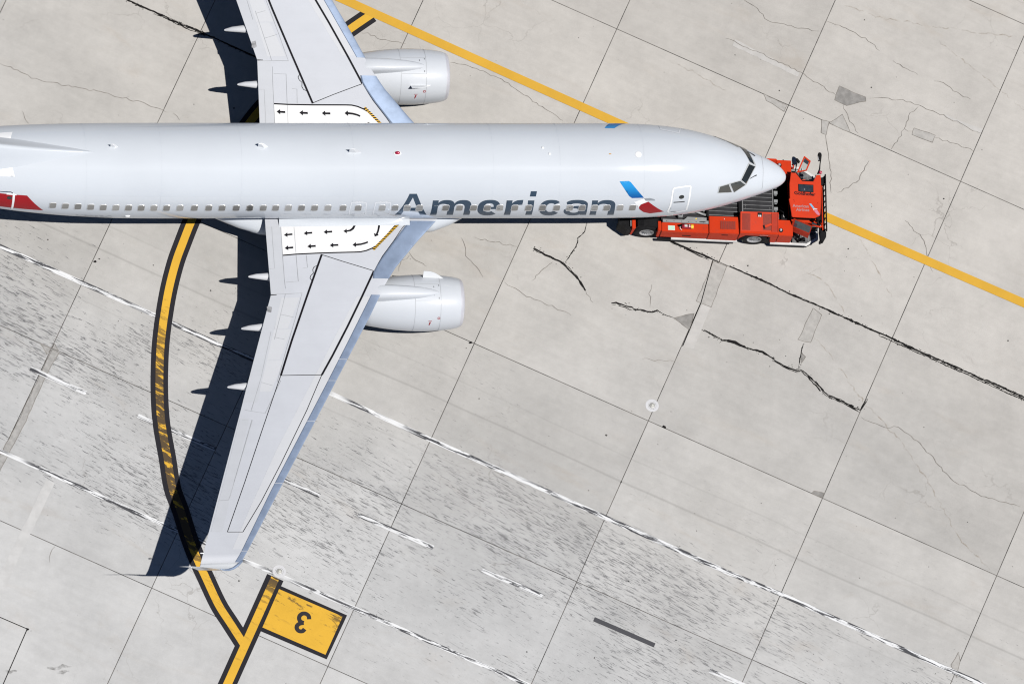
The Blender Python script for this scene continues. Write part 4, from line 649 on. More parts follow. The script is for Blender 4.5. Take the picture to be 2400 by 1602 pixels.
# wings
YS = [1.2, 1.5]+[1.8+0.3*i for i in range(10)]+[4.75, 5.07]+[5.4+0.4*i for i in range(29)]+[17.0]
CU = [(1-math.cos(math.pi*k/44))/2 for k in range(45)]
def wing_xyz(s, y, c, up, off=0.0):
    le, te = lerp_t(W_LE, y), lerp_t(W_TE, y); x = le+(te-le)*c; return (x, s*y, wing_z(x, y, up)+(off if up else -off))
def wmap(s, off): return lambda x, y: (x, s*y, wing_z(x, y)+off)
for s, side in ((-1, 'near'), (1, 'far')):
    v, f = [], []
    for y in YS:
        v += [wing_xyz(s, y, c, True) for c in CU]+[wing_xyz(s, y, c, False) for c in CU[-2:0:-1]]
    m = len(CU)*2-2
    for i in range(len(YS)-1):
        for k in range(m): f.append((i*m+k, i*m+(k+1) % m, (i+1)*m+(k+1) % m, (i+1)*m+k))
    f.append(tuple((len(YS)-1)*m+k for k in range(m)))
    wing = mesh_obj('wing', v, f, M_WING, plane, True); wing['label'] = 'near wing, whole and with its raised winglet' if s < 0 else 'far wing, cut off by the picture edge'
    def wdecal(name, loops, mat, off, step=0.12): return patch(name, loops, wmap(s, off), mat, wing, step, False)
    # metal leading edge in segments, the sky's blue painted into its colour
    for y0, y1 in ((1.75, 4.38), (5.12, 8.0), (8.02, 8.95), (8.97, 10.75), (10.77, 13.5), (13.52, 16.48), (16.50, 16.98)):
        ys = [y0+(y1-y0)*i/max(3, int((y1-y0)/0.25)) for i in range(max(3, int((y1-y0)/0.25))+1)]; sv, sf = [], []; n1 = 18
        for y in ys:
            le, te = lerp_t(W_LE, y), lerp_t(W_TE, y); cs = (lerp_t(W_SL, y)-le)/(te-le)
            for k in range(7): c = 0.03*((6-k)/7)**2+0.0; p = wing_xyz(s, y, c, False, 0.012); sv.append((p[0]+0.016, p[1], p[2]))
            for k in range(1, n1): q = k/(n1-1); c = cs*q*q; p = wing_xyz(s, y, c, True, 0.012); sv.append((p[0]+0.016*(1-q), p[1], p[2]))
            p = wing_xyz(s, y, cs, True, -0.01); sv.append(p)
        mm = 7+n1
        for i in range(len(ys)-1):
            for k in range(mm-1): sf.append((i*mm+k, i*mm+k+1, (i+1)*mm+k+1, (i+1)*mm+k))
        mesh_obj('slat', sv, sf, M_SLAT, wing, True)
    # fillet between body side and wing
    fv, ff = [], []; xs_ = [-15.35-0.21*i for i in range(26)]; nk = 9
    for x in xs_:
        yw = 1.98 if x < -15.3 else 1.98-0.5*(x+15.3)*0.2; zw = wing_z(x, yw); zf = zw+0.24*min(1.0, 0.1+(-15.35-x)*0.6, 0.25+(x+20.6)*0.5); a, zm, ht, hb = fus_sec(-x); q = max(-1, min(1, (zf-ZC-zm)/hb)); p0 = Vector((s*a*math.sqrt(1-q*q), zf)); p2 = Vector((s*yw, zw+0.003)); p1 = Vector((s*1.80, zw+0.03))
        for k in range(nk): t = k/(nk-1); b = p0*(1-t)**2+p1*2*t*(1-t)+p2*t*t; fv.append((x, b.x, b.y))
    for i in range(len(xs_)-1):
        for k in range(nk-1): ff.append((i*nk+k, i*nk+k+1, (i+1)*nk+k+1, (i+1)*nk+k))
    mesh_obj('root_fillet', fv, ff, M_FUS, wing, True)
    # lighter strip behind the slats, control surfaces and walkway
    wdecal('front_panel', [[(lerp_t(W_SL, y)-0.01, y) for y in (5.2, 6, 7, 8, 9, 11, 13, 15, 16.4)]+[(lerp_t(W_SL, y)-d, y) for y, d in ((16.4, 0.40), (14.5, 0.50), (12.0, 0.62), (9.0, 0.62), (7.0, 0.62), (5.2, 0.55))]], M_WINGP, 0.003, 0.2)
    fe = [(-20.56, 1.95), (-20.57, 3.27), (-20.60, 4.2), (-20.63, 5.03)]
    fl_ = wdecal('inboard_flap', [fe+[(-21.155, 5.03), (-21.15, 1.95)]], M_FLAP, 0.006); 
    wdecal('outboard_flap', [[(-20.72, 5.12), (-21.175, 5.12), (-22.62, 9.86), (-22.05, 9.86)]], M_FLAP, 0.006); wdecal('aileron', [[(-22.42, 10.6), (-22.78, 10.6), (-24.28, 15.6), (-23.85, 15.6)]], M_FLAP, 0.006)
    for y0, y1 in ((5.2, 6.6), (6.63, 8.0), (8.03, 9.4)): wdecal('spoiler', [[(lerp_t(W_TE, y0)+0.44, y0), (lerp_t(W_TE, y1)+0.50, y1), (lerp_t(W_TE, y1)+1.02, y1), (lerp_t(W_TE, y0)+1.18, y0)]], M_WINGP, 0.005)
    wdecal('soot_stain', [[(-21.36, 5.58), (-21.24, 5.56), (-21.16, 5.62), (-21.20, 5.86), (-21.36, 5.82)]], paint('soot', (0.25, 0.255, 0.265), 0.8, var=0.4, vscale=6), 0.0085)
    wdecal('flap_gap', [[(-21.15, 5.04), (-20.93, 5.045), (-20.93, 5.075), (-21.16, 5.09)]], M_DARK, 0.009); 
    wdecal('walkway', [WALK], M_WALK, 0.0085); wdecal('walkway_border', [stroke(WALKLINE, 0.055)], M_INK, 0.0115, 0.06)
    for a_ in ARROWS: wdecal('walkway_arrow', [a_], M_INK, 0.0118, 0.08)
    hz = [Vector(p) for p in HAZ]; wdecal('hazard_strip', [[tuple(p) for p in hz]], paint('hazard yellow', (0.72, 0.42, 0.02), 0.5, var=0.04), 0.0125)
    for k in range(17):
        a0, a1 = k/17+0.004, k/17+0.038; p = lambda t, q: tuple((hz[0]+(hz[3]-hz[0])*t)*(1-q)+(hz[1]+(hz[2]-hz[1])*t)*q)
        wdecal('hazard_bar', [[p(a0+0.022, 0), p(a1+0.022, 0), p(a1-0.004, 1), p(a0-0.004, 1)]], M_INK, 0.0155, 0.1)
    for w_, pts in BLK: wdecal('black_outline', [stroke(pts, w_*0.78)], M_INK, 0.0105, 0.10)
    for pts in SEAM: wdecal('panel_seam', [stroke(pts, 0.018)], M_SEAM, 0.0098, 0.12)
    # winglet
    ws = [(16.9, 4.185, -23.17, -24.76), (17.1, 4.25, -23.35, -24.82), (17.24, 4.31, -23.53, -24.87), (17.34, 4.42, -23.74, -24.92), (17.40, 4.58, -23.92, -24.97), (17.45, 4.80, -24.10, -25.05), (17.57, 5.25, -24.45, -25.24), (17.72, 5.78, -24.88, -25.53), (17.90, 6.32, -25.38, -25.93)]
    stn = []
    for i, (y, z, le, te) in enumerate(ws):
        a, b = ws[max(i-1, 0)], ws[min(i+1, len(ws)-1)]; d = Vector((0, s*(b[0]-a[0]), b[1]-a[1])).normalized(); up = Vector((0, -d.z*s, d.y*s)) if s > 0 else Vector((0, d.z, -d.y)); up = up if i else Vector((0, 0, 1))
        stn.append(((le, s*y, z+0.09*max(0, 1-i*0.25)), (te, s*y, z), 0.17-0.012*i, up))
    wl = foil_solid('winglet', stn, M_FUSW, wing); wl['label'] = 'upswept white winglet at the tip of the wing'
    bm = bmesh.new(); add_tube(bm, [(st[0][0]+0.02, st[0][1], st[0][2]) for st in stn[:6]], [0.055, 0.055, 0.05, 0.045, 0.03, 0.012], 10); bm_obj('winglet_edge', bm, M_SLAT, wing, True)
    blob_c = (-24.70, s*16.55, zte(16.55)+0.05); bm = bmesh.new(); add_lathe(bm, [(0.08, 0.008), (0.04, 0.022), (-0.05, 0.026), (-0.08, 0.01)], 'x', 12, c=blob_c); bm_obj('tip_light', bm, M_LINEW, wing, True)
    # flap track fairings
    for y, xt, zt in ((4.145, -21.97, 2.40), (6.436, -22.40, 2.575), (9.083, -23.15, 2.975)):
        te = lerp_t(W_TE, y); zb = wing_z(te, y); fx = [(xt, 0.02, 0.03), (xt+0.06, 0.055, 0.06), (xt+0.3, 0.105, 0.11), (te+0.02, 0.165, 0.17), (te+0.5, 0.20, 0.28), (te+1.2, 0.19, 0.30), (te+2.0, 0.05, 0.10)]
        fv, ff, nn = [], [], 16
        for x, hw, hh in fx:
            zc_ = zt+(zb-0.10-zt)*min(1.0, (x-xt)/(te-xt)); zc_ = min(zc_, zb-0.02)-(0.30 if x > te+0.1 else 0.10 if x > te-0.1 else 0.0)
            for k in range(nn): t = 2*math.pi*k/nn; fv.append((x, s*y+hw*math.cos(t), zc_+hh*0.8*math.sin(t)))
        for i in range(len(fx)-1):
            for k in range(nn): ff.append((i*nn+k, i*nn+(k+1) % nn, (i+1)*nn+(k+1) % nn, (i+1)*nn+k))
        ff.append(tuple(range(nn))); mesh_obj('flap_fairing', fv, ff, M_WINGP, wing, True)
    # engine
    ey, ez, ex0 = s*4.90, 1.45, -13.30
    prof = [(0.155, 0.985), (0.25, 1.013), (0.4, 1.045), (0.7, 1.085), (1.0, 1.11), (1.4, 1.13), (1.8, 1.13), (2.2, 1.115), (2.7, 1.075), (3.2, 1.01), (3.7, 0.925), (4.1, 0.845), (4.12, 0.80), (3.6, 0.78)]
    bm = bmesh.new(); add_lathe(bm, [(-a, r) for a, r in prof], 'x', 72, c=(ex0, ey, ez)); eng = bm_obj('engine', bm, M_ENG, plane, True); eng['label'] = 'pale engine nacelle under the near wing' if s < 0 else 'pale engine nacelle under the far wing'
    bm = bmesh.new(); add_lathe(bm, [(-a, r) for a, r in ((0.16, 0.982), (0.10, 0.962), (0.05, 0.935), (0.015, 0.90), (0.0, 0.865), (0.02, 0.83), (0.08, 0.80), (0.3, 0.775), (0.75, 0.785))], 'x', 72, c=(ex0, ey, ez)); bm_obj('inlet_lip', bm, M_LIP, eng, True)
    bm = bmesh.new(); add_lathe(bm, [(-0.74, 0.78), (-0.74, 0.24), (-0.5, 0.14), (-0.36, 0.0)], 'x', 40, c=(ex0, ey, ez)); bm_obj('fan', bm, M_DARK, eng, True)
    bm = bmesh.new(); add_lathe(bm, [(-3.6, 0.62), (-4.3, 0.58), (-4.9, 0.44), (-4.9, 0.36), (-5.0, 0.28), (-5.6, 0.03)], 'x', 40, c=(ex0, ey, ez)); bm_obj('exhaust', bm, paint('exhaust metal', (0.20, 0.18, 0.16), 0.4, metal=0.8, var=0.15), eng, True)
    def erad(a):
        for (a0, r0), (a1, r1) in zip(prof, prof[1:]):
            if a0 <= a <= a1: return r0+(r1-r0)*(a-a0)/(a1-a0)
        return prof[0][1]
    def edecal(name, pts, mat, off=0.005, step=0.1): return patch(name, [pts], lambda a, q: (ex0-a, ey+(erad(a)+off)*math.sin(q), ez+(erad(a)+off)*math.cos(q)), mat, eng, step)
    for a_ in (0.985, 2.02): edecal('cowl_seam', [(a_, -3.0), (a_+0.014, -3.0), (a_+0.014, 3.0), (a_, 3.0)], M_SEAM, 0.004, 0.08)
    for q_ in (0.34, -0.30): edecal('cowl_seam', [(0.985, q_), (0.985, q_+0.010), (2.0, q_+0.010), (2.0, q_)], M_SEAM, 0.004, 0.08)
    q0 = -1.12      # rescue markings face starboard on both engines as seen
    for dx in (0.0,): 
        edecal('intake_warning', [(1.06+0.055*math.cos(t), q0+0.16+0.055*math.sin(t)) for t in (6.283*k/14 for k in range(14))], M_RED, 0.006, 0.05); edecal('intake_warning_centre', [(1.06+0.03*math.cos(t), q0+0.16+0.03*math.sin(t)) for t in (6.283*k/10 for k in range(10))], M_ENG, 0.008, 0.05)
        edecal('danger_mark', [(1.36, q0-0.0), (1.42, q0-0.0), (1.44, q0-0.17), (1.41, q0-0.17)], M_RED, 0.006, 0.05); edecal('danger_mark', [(1.33, q0+0.03), (1.47, q0+0.03), (1.47, q0+0.055), (1.33, q0+0.055)], M_RED, 0.006, 0.05)
    for a_, q_ in ((1.25, 0.19), (1.25, -0.12), (1.64, -0.17), (0.94+0.1, 0.26), (1.0+0.06, -0.24)): edecal('cowl_latch', [(a_, q_), (a_+0.022, q_), (a_+0.022, q_+0.065), (a_, q_+0.065)], M_DARK, 0.006, 0.05)
    # pylon
    px_ = [(1.05, 0.04, 1.13, 0), (1.15, 0.12, 1.17, 0), (1.4, 0.19, 1.22, 0), (1.8, 0.245, 1.29, 0), (2.4, 0.285, 1.36, 0), (3.0, 0.30, 1.40, 0), (3.4, 0.31, 1.40, 0), (3.7, 0.31, 1.36, 0), (3.95, 0.31, 1.25, 0)]
    fv, ff, nn = [], [], 13
    for a_, hw, zt_, _ in px_:
        for k in range(nn): t = math.pi*k/(nn-1); c = math.cos(t); fv.append((ex0-a_, ey+hw*math.copysign(abs(c)**0.6, c), ez+zt_-0.42+0.42*abs(math.sin(t))**0.6))
    for i in range(len(px_)-1):
        for k in range(nn-1): ff.append((i*nn+k, i*nn+k+1, (i+1)*nn+k+1, (i+1)*nn+k))
    mesh_obj('pylon', fv, ff, M_FUSW if 0 else M_ENG, eng, True)
    # chine: a thin fin on the inboard flank
    q = math.radians(42)*(-s); nv = Vector((0, math.sin(q), math.cos(q))); tv = Vector((0, math.cos(q), -math.sin(q))); bm = bmesh.new()
    pts = [(0.78, erad(0.78)-0.02), (0.95, 1.20), (1.15, 1.33), (1.35, 1.40), (1.62, 1.42), (1.64, erad(1.64)-0.02)]
    A_ = [bm.verts.new(Vector((ex0-a_, ey, ez))+nv*r+tv*0.012) for a_, r in pts]; B_ = [bm.verts.new(Vector((ex0-a_, ey, ez))+nv*r-tv*0.012) for a_, r in pts]
    bm.faces.new(A_); bm.faces.new(B_[::-1])
    for i in range(len(pts)): bm.faces.new((A_[i], B_[i], B_[(i+1) % len(pts)], A_[(i+1) % len(pts)]))
    bm_obj('chine', bm, M_FUSW, eng)
    # main landing gear
    gear = bmesh.new(); add_tube(gear, [(-19.6, s*2.86, 0.55), (-19.6, s*2.9, 1.6), (-19.5, s*3.1, 2.35)], 0.10, 12); add_tube(gear, [(-19.6, s*2.44, 0.56), (-19.6, s*3.28, 0.56)], 0.07, 10); g = bm_obj('main_gear', gear, M_STEEL, plane, True)
    for yy in (2.5, 3.22):
        bm = bmesh.new(); add_lathe(bm, [(-0.20, 0.30), (-0.20, 0.48), (-0.14, 0.55), (0.14, 0.55), (0.20, 0.48), (0.20, 0.30), (0.12, 0.25), (-0.12, 0.25)], 'y', 32, c=(-19.6, s*yy, 0.566)); bm_obj('wheel', bm, M_RUB, g, True)
# nose gear, lifted in the tug's cradle
bm = bmesh.new(); add_tube(bm, [(-4.09, 0, 0.62), (-4.05, 0, 1.0), (-3.95, 0, 1.75)], [0.06, 0.08, 0.10], 12); add_tube(bm, [(-4.09, -0.3, 0.62), (-4.09, 0.3, 0.62)], 0.05, 8); add_tube(bm, [(-4.0, 0, 1.0), (-3.2, 0, 1.62)], 0.045, 8); ng = bm_obj('nose_gear', bm, M_STEEL, plane, True)
for yy in (-0.2, 0.2):
    bm = bmesh.new(); add_lathe(bm, [(-0.10, 0.18), (-0.10, 0.29), (-0.06, 0.345), (0.06, 0.345), (0.10, 0.29), (0.10, 0.18)], 'y', 28, c=(-4.09, yy, 0.62)); bm_obj('wheel', bm, M_RUB, ng, True)
# ---------------------------------------------------------------- the towbarless tug cradling the nose wheel
tug = empty('aircraft_tug', (0.0, -0.26, 0.0), math.radians(-2.8), 'orange-red towbarless aircraft tug under the airliner nose, black front guard', 'tow tractor')
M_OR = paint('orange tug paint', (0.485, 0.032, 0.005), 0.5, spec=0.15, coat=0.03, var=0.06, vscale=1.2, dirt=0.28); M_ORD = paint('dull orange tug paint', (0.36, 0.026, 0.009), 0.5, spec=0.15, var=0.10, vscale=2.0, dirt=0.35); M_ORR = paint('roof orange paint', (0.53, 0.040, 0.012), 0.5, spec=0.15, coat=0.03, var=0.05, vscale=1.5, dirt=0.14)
M_MESH = paint('dark orange mesh', (0.20, 0.020, 0.008), 0.7, var=0.12, vscale=14); M_BK = paint('black tug metal', (0.008, 0.008, 0.009), 0.6, var=0.3, vscale=3, spec=0.12); M_DECK = paint('charcoal deck', (0.028, 0.028, 0.031), 0.7, spec=0.15, var=0.18, vscale=3, dirt=0.2); M_ALU = paint('worn aluminium', (0.22, 0.225, 0.23), 0.5, metal=0.3, var=0.12, vscale=6); M_GREY = paint('grey tug steel', (0.25, 0.26, 0.265), 0.5, metal=0.2, var=0.1, vscale=4, dirt=0.3)
M_WH = paint('white tug paint', (0.56, 0.56, 0.55), 0.6, var=0.08, dirt=0.3); M_TGL = paint('dark cab glass', (0.030, 0.040, 0.050), 0.05, coat=0.6, var=0.3, vscale=5, spec=0.9); M_MINT = paint('mint placard', (0.42, 0.62, 0.48), 0.5, var=0.12, vscale=14); M_YL = paint('yellow sticker', (0.75, 0.50, 0.03), 0.5); M_LAMP = paint('lamp glass', (0.50, 0.52, 0.54), 0.12, metal=0.4, coat=0.6); M_RIMT = paint('wheel rim silver', (0.38, 0.38, 0.38), 0.4, metal=0.3, var=0.1, vscale=8); M_MUTE = paint('grey lettering', (0.34, 0.20, 0.20), 0.5)
def tbox(name, b, mat, parent=None, bevel=0.0):
    bm = bmesh.new(); add_box(bm, *b); return bm_obj(name, bm, mat, parent or tug, bevel=bevel)
def tprism(name, pts, z0, z1, mat, parent=None, bevel=0.0):
    bm = bmesh.new(); add_prism(bm, pts, z0, z1); return bm_obj(name, bm, mat, parent or tug, bevel=bevel)
def tside(name, prof, y0, y1, mat, parent=None, bevel=0.0):
    bm = bmesh.new(); add_prism_y(bm, prof, y0, y1); return bm_obj(name, bm, mat, parent or tug, bevel=bevel)
def ttube(name, pts, r, mat, parent=None, n=8):
    bm = bmesh.new(); add_tube(bm, pts, r, n); return bm_obj(name, bm, mat, parent or tug, True)
# chassis and deck
tprism('chassis', [(-5.0, -1.05), (1.55, -1.05), (1.78, -0.8), (1.78, 0.8), (1.55, 1.05), (-5.0, 1.05), (-5.0, 0.55), (-3.0, 0.55), (-3.0, -0.55), (-5.0, -0.55)], 0.30, 0.70, M_BK)
deck = tprism('deck', [(-2.92, -0.90), (-0.24, -0.90), (-0.24, 0.90), (-2.92, 0.90)], 0.72, 0.90, M_DECK)
tbox('deck_edge', (-0.26, -0.225, -0.9, 0.9, 0.885, 0.93), M_ALU, deck); tbox('deck_edge', (-1.50, -1.465, -0.9, 0.9, 0.885, 0.925), M_ALU, deck); tbox('deck_pillar', (-1.66, -1.54, -0.9, 0.9, 0.88, 1.02), M_BK, deck)
for k in range(10):
    y = -0.80+0.178*k; tbox('deck_strip', (-1.45, -0.28, y, y+0.017, 0.89, 0.912), M_ALU, deck)
    if k % 1 == 0: tbox('deck_strip', (-2.86, -1.70, y+0.03, y+0.047, 0.89, 0.910), M_ALU, deck)
for x, y in ((-1.36, -0.38), (-1.36, -0.31), (-1.36, -0.24), (-0.37, -0.40), (-0.37, -0.33), (-0.37, -0.26), (-1.95, -0.40), (-1.88, -0.40), (-1.81, -0.40)):
    bm = bmesh.new(); add_lathe(bm, [(0.90, 0.014), (0.918, 0.012), (0.92, 0.0)], 'z', 8, c=(x, y, 0)); bm_obj('deck_bolt', bm, M_ALU, deck)
for y in (-0.45, -0.12, 0.25, 0.55): 
    tbox('hinge_block', (-0.20, -0.05, y, y+0.13, 0.82, 0.96), M_GREY); tbox('hinge_pin', (-0.17, -0.08, y-0.05, y-0.02, 0.86, 0.93), M_GREY)
tbox('gap_floor', (-0.22, 0.42, -1.0, 1.0, 0.62, 0.70), M_BK); 
for k in range(4): tbox('step_bar', (-0.2, 0.02, -0.62-0.055*k, -0.60-0.055*k, 0.80, 0.84), M_GREY)
ttube('hose', [(-0.02, -0.4, 0.9), (0.15, -0.55, 1.02), (0.22, -0.75, 1.0), (0.12, -0.9, 0.85)], 0.03, M_BK); ttube('hose', [(0.05, -0.2, 0.8), (0.2, -0.4, 0.95), (0.3, -0.8, 0.9)], 0.025, M_BK); tbox('fluid_tank', (0.08, 0.34, -0.92, -0.62, 0.7, 0.98), M_BK, bevel=0.03)
ttube('bright_pipe', [(0.15, -0.66, 1.0), (0.19, -0.78, 1.02)], 0.012, M_WH)
# side bodies
for s in (-1, 1):
    Y = lambda a, b: (min(s*a, s*b), max(s*a, s*b))
    arm = tside('rear_body', [(-4.84, 0.52), (-4.84, 1.13), (-2.925, 1.13), (-2.925, 0.50)], *Y(1.27, 1.655), M_OR, bevel=0.02)
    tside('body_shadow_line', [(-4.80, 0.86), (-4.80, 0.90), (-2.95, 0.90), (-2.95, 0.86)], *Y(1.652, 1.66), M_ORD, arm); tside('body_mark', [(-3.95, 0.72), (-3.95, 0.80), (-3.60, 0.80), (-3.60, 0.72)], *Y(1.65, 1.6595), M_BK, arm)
    mid = tside('middle_body', [(-2.91, 0.47), (-2.91, 1.19), (-1.70, 1.21), (-1.70, 0.47)], *Y(0.93, 1.66), M_OR, bevel=0.02)
    tside('vent_slot', [(-2.38, 0.98), (-2.38, 1.04), (-2.12, 1.04), (-2.12, 0.98)], *Y(1.65, 1.6645), M_BK, mid)
    tbox('mesh_grille', (-2.46, -1.84, *Y(1.13, 1.48), 1.19, 1.212), M_MESH, mid)
    for k in range(8): tbox('grille_bar', (-2.45+0.076*k, -2.435+0.076*k, *Y(1.135, 1.475), 1.205, 1.217), M_ORD, mid)
    tbox('latch', (-2.30, -2.28, *Y(1.02, 1.07), 1.19, 1.222), M_WH, mid)
    # front box over the wheel, higher towards the deck
    bm = bmesh.new(); prof = [(-1.675, 0.47), (-1.675, 1.30), (-0.10, 1.30), (-0.10, 0.44), (-0.33, 0.44), (-0.40, 0.98), (-0.62, 1.04), (-1.40, 1.05), (-1.60, 0.75)]
    add_prism_y(bm, prof, *Y(1.22, 1.655)); front = bm_obj('front_body', bm, M_OR, tug, bevel=0.018)
    tprism('front_hood', [(-1.665, s*0.78), (-0.11, s*0.75), (-0.11, s*1.60), (-1.665, s*1.60)] if s > 0 else [(-1.665, s*1.60), (-0.11, s*1.60), (-0.11, s*0.75), (-1.665, s*0.78)], 0.9, [1.46, 1.46, 1.315, 1.315] if s > 0 else [1.315, 1.315, 1.46, 1.46], M_OR, bevel=0.02)
    def hz(y): return 1.46+(1.315-1.46)*(abs(y)-0.77)/0.83
    def hood_panel(name, x0, x1, ya, yb, off, mat, th=0.02):
        bm = bmesh.new(); p = [(x0, s*ya), (x1, s*ya), (x1, s*yb), (x0, s*yb)]; p = p if s < 0 and False else p
        add_prism(bm, p, [hz(q[1])+off-th for q in p], [hz(q[1])+off for q in p]); return bm_obj(name, bm, mat, front)
    hood_panel('hood_grille', -1.60, -1.26, 0.86, 1.53, 0.006, M_MESH)
    for k in range(7): hood_panel('hood_slat', -1.59+0.046*k, -1.575+0.046*k, 0.87, 1.52, 0.016, M_ORD)
    hood_panel('hood_mesh', -0.74, -0.40, 0.84, 1.50, 0.005, M_MESH, 0.012); hood_panel('hood_recess', -0.97, -0.79, 0.80, 0.97, 0.004, M_BK); hood_panel('cap', -0.94, -0.89, 0.90, 0.97, 0.012, M_WH); hood_panel('cap', -0.87, -0.82, 0.90, 0.97, 0.012, M_WH)
    hood_panel('hood_step', -0.36, -0.115, 0.80, 1.56, 0.004, M_ORD); hood_panel('hood_rim', -0.395, -0.37, 0.80, 1.56, 0.03, M_OR); hood_panel('hood_rim', -0.135, -0.112, 0.78, 1.57, 0.035, M_OR)
    if s < 0:
        bm = bmesh.new(); q = [(-0.72, -1.34), (-0.42, -1.22), (-0.39, -1.30), (-0.68, -1.43)]; add_prism(bm, q, [hz(p[1])+0.004 for p in q], [hz(p[1])+0.05 for p in q]); bm_obj('tow_wedge', bm, M_OR, front, bevel=0.008)
        bm = bmesh.new(); q = [(-0.74, -1.33), (-0.69, -1.31), (-0.65, -1.44), (-0.70, -1.46)]; add_prism(bm, q, [hz(p[1])+0.004 for p in q], [hz(p[1])+0.058 for p in q]); bm_obj('wedge_grip', bm, M_BK, front)
        text_on('side_lettering', 'AUTPAX', lambda a, b: (-0.86+a, -1.662, 1.12+b), M_WH, front, 0.36, 0.055)
    fm = tside('front_module', [(-0.085, 0.46), (-0.085, 1.20), (0.50, 1.20), (0.50, 0.46)], *Y(0.97, 1.645), M_OR, bevel=0.015)
    bm = bmesh.new(); bmesh.ops.create_uvsphere(bm, u_segments=16, v_segments=10, radius=0.06); bmesh.ops.translate(bm, vec=(0.0, s*1.42, 1.25), verts=bm.verts); bm_obj('work_lamp', bm, M_LAMP, fm, True); bm = bmesh.new(); add_lathe(bm, [(1.19, 0.10), (1.225, 0.085), (1.23, 0.0)], 'z', 16, c=(0.01, s*1.42, 0)); bm_obj('lamp_seat', bm, M_BK, fm, True)
    # inner rail and shelf of the lifting bay
    tbox('inner_rail', (-4.79, -2.93, *Y(1.14, 1.268), 0.9, 1.165), M_GREY); tbox('rail_slot', (-3.30, -3.05, *Y(1.18, 1.21), 1.15, 1.1685), M_BK)
    for k in range(6): tbox('rail_bolt', (-4.65+0.30*k, -4.62+0.30*k, *Y(1.20, 1.225), 1.15, 1.172), M_BK)
    tprism('bay_shelf', [(-3.98, s*1.13), (-2.93, s*1.13), (-2.93, s*0.93), (-3.75, s*0.93)] if s > 0 else [(-3.75, s*0.93), (-2.93, s*0.93), (-2.93, s*1.13), (-3.98, s*1.13)], 0.8, 0.99, M_GREY); tbox('bay_strip', (-4.6, -2.95, *Y(0.70, 0.73), 0.86, 0.9), M_ALU); tbox('bay_floor', (-4.8, -2.95, *Y(0.56, 1.13), 0.6, 0.84), M_DECK)
    # white bumper strips and wheels
    tbox('bumper_strip', (-4.35, -1.66, *Y(1.62, 1.70), 0.36, 0.455), M_WH); tbox('bumper_rubber', (-4.9, -1.80, *Y(1.63, 1.715), 0.27, 0.355), M_BK); tbox('bumper_strip', (-0.30, 1.15, *Y(1.62, 1.70), 0.34, 0.435), M_WH); tbox('bumper_rubber', (-0.28, 1.02, *Y(1.63, 1.715), 0.25, 0.335), M_BK)
    for wx_, wy in ((-0.98, 1.42), (-5.36, 1.33)):
        bm = bmesh.new(); add_lathe(bm, [(s*a, r) for a, r in ((-0.19, 0.30), (-0.19, 0.50), (-0.14, 0.545), (0.13, 0.545), (0.185, 0.51), (0.20, 0.44), (0.195, 0.315), (0.15, 0.29))], 'y', 44, c=(wx_, s*wy, 0.545)); wh = bm_obj('wheel', bm, M_RUB, tug, True)
        bm = bmesh.new(); add_lathe(bm, [(s*a, r) for a, r in ((0.16, 0.30), (0.196, 0.295), (0.20, 0.275), (0.15, 0.26), (0.10, 0.22), (0.09, 0.0))], 'y', 36, c=(wx_, s*wy, 0.545)); bm_obj('rim', bm, M_RIMT, wh, True)
        bm = bmesh.new(); add_lathe(bm, [(s*a, r) for a, r in ((0.095, 0.19), (0.15, 0.16), (0.17, 0.10), (0.175, 0.0))], 'y', 24, c=(wx_, s*wy, 0.545)); bm_obj('hub', bm, M_GREY, wh, True)
        for k in range(8):
            t = 6.283*k/8; bm = bmesh.new(); add_lathe(bm, [(s*0.10, 0.018), (s*0.185, 0.016), (s*0.187, 0.0)], 'y', 8, c=(wx_+0.135*math.cos(t), s*wy, 0.545+0.135*math.sin(t))); bm_obj('wheel_nut', bm, M_ALU, wh)
    tside('wheel_arch_liner', [(-1.62, 0.40), (-1.60, 1.04), (-0.36, 1.04), (-0.30, 0.40)], *Y(0.95, 1.18), M_BK)
    tside('mud_flap', [(-0.52, 0.20), (-0.40, 1.0), (-0.33, 1.0), (-0.33, 0.20)], *Y(1.24, 1.60), M_BK)
    # rear mudguard and tail of the arm
    guard = tside('rear_mudguard', [(-5.90, 0.85), (-5.80, 1.08), (-5.55, 1.16), (-5.15, 1.17), (-4.98, 1.10), (-4.90, 0.80), (-5.0, 0.80), (-5.12, 1.06), (-5.5, 1.10), (-5.74, 1.0), (-5.82, 0.82)], *Y(0.62, 1.48), M_BK)
    tside('orange_post', [(-4.97, 0.45), (-4.985, 1.16), (-4.86, 1.16), (-4.855, 0.45)], *Y(1.24, 1.635), M_OR, bevel=0.01); tside('orange_post', [(-6.03, 0.42), (-6.03, 1.12), (-5.89, 1.12), (-5.96, 0.42)], *Y(1.20, 1.58), M_OR, bevel=0.01); tside('guard_strip', [(-6.09, 0.6), (-6.09, 1.05), (-6.04, 1.05), (-6.04, 0.6)], *Y(1.22, 1.46), M_ALU)
    tprism('arm_tail', [(-6.05, s*0.55), (-6.05, s*1.56), (-6.22, s*1.58), (-6.48, s*1.40), (-6.55, s*1.36), (-6.55, s*1.22), (-6.50, s*1.20), (-6.46, s*0.6)][::s], 0.30, 0.95, M_BK)
    tbox('arm_floor', (-6.0, -4.9, *Y(0.56, 1.10), 0.35, 0.75), M_BK)
    # side step: open grating in a white frame
    fr = [(0.52, 1.68), (1.20, 1.68), (1.70, 1.36), (1.70, 1.02), (0.52, 1.02)]; inn = [(0.58, 1.60), (1.15, 1.60), (1.60, 1.30), (1.60, 1.06), (0.58, 1.06)]
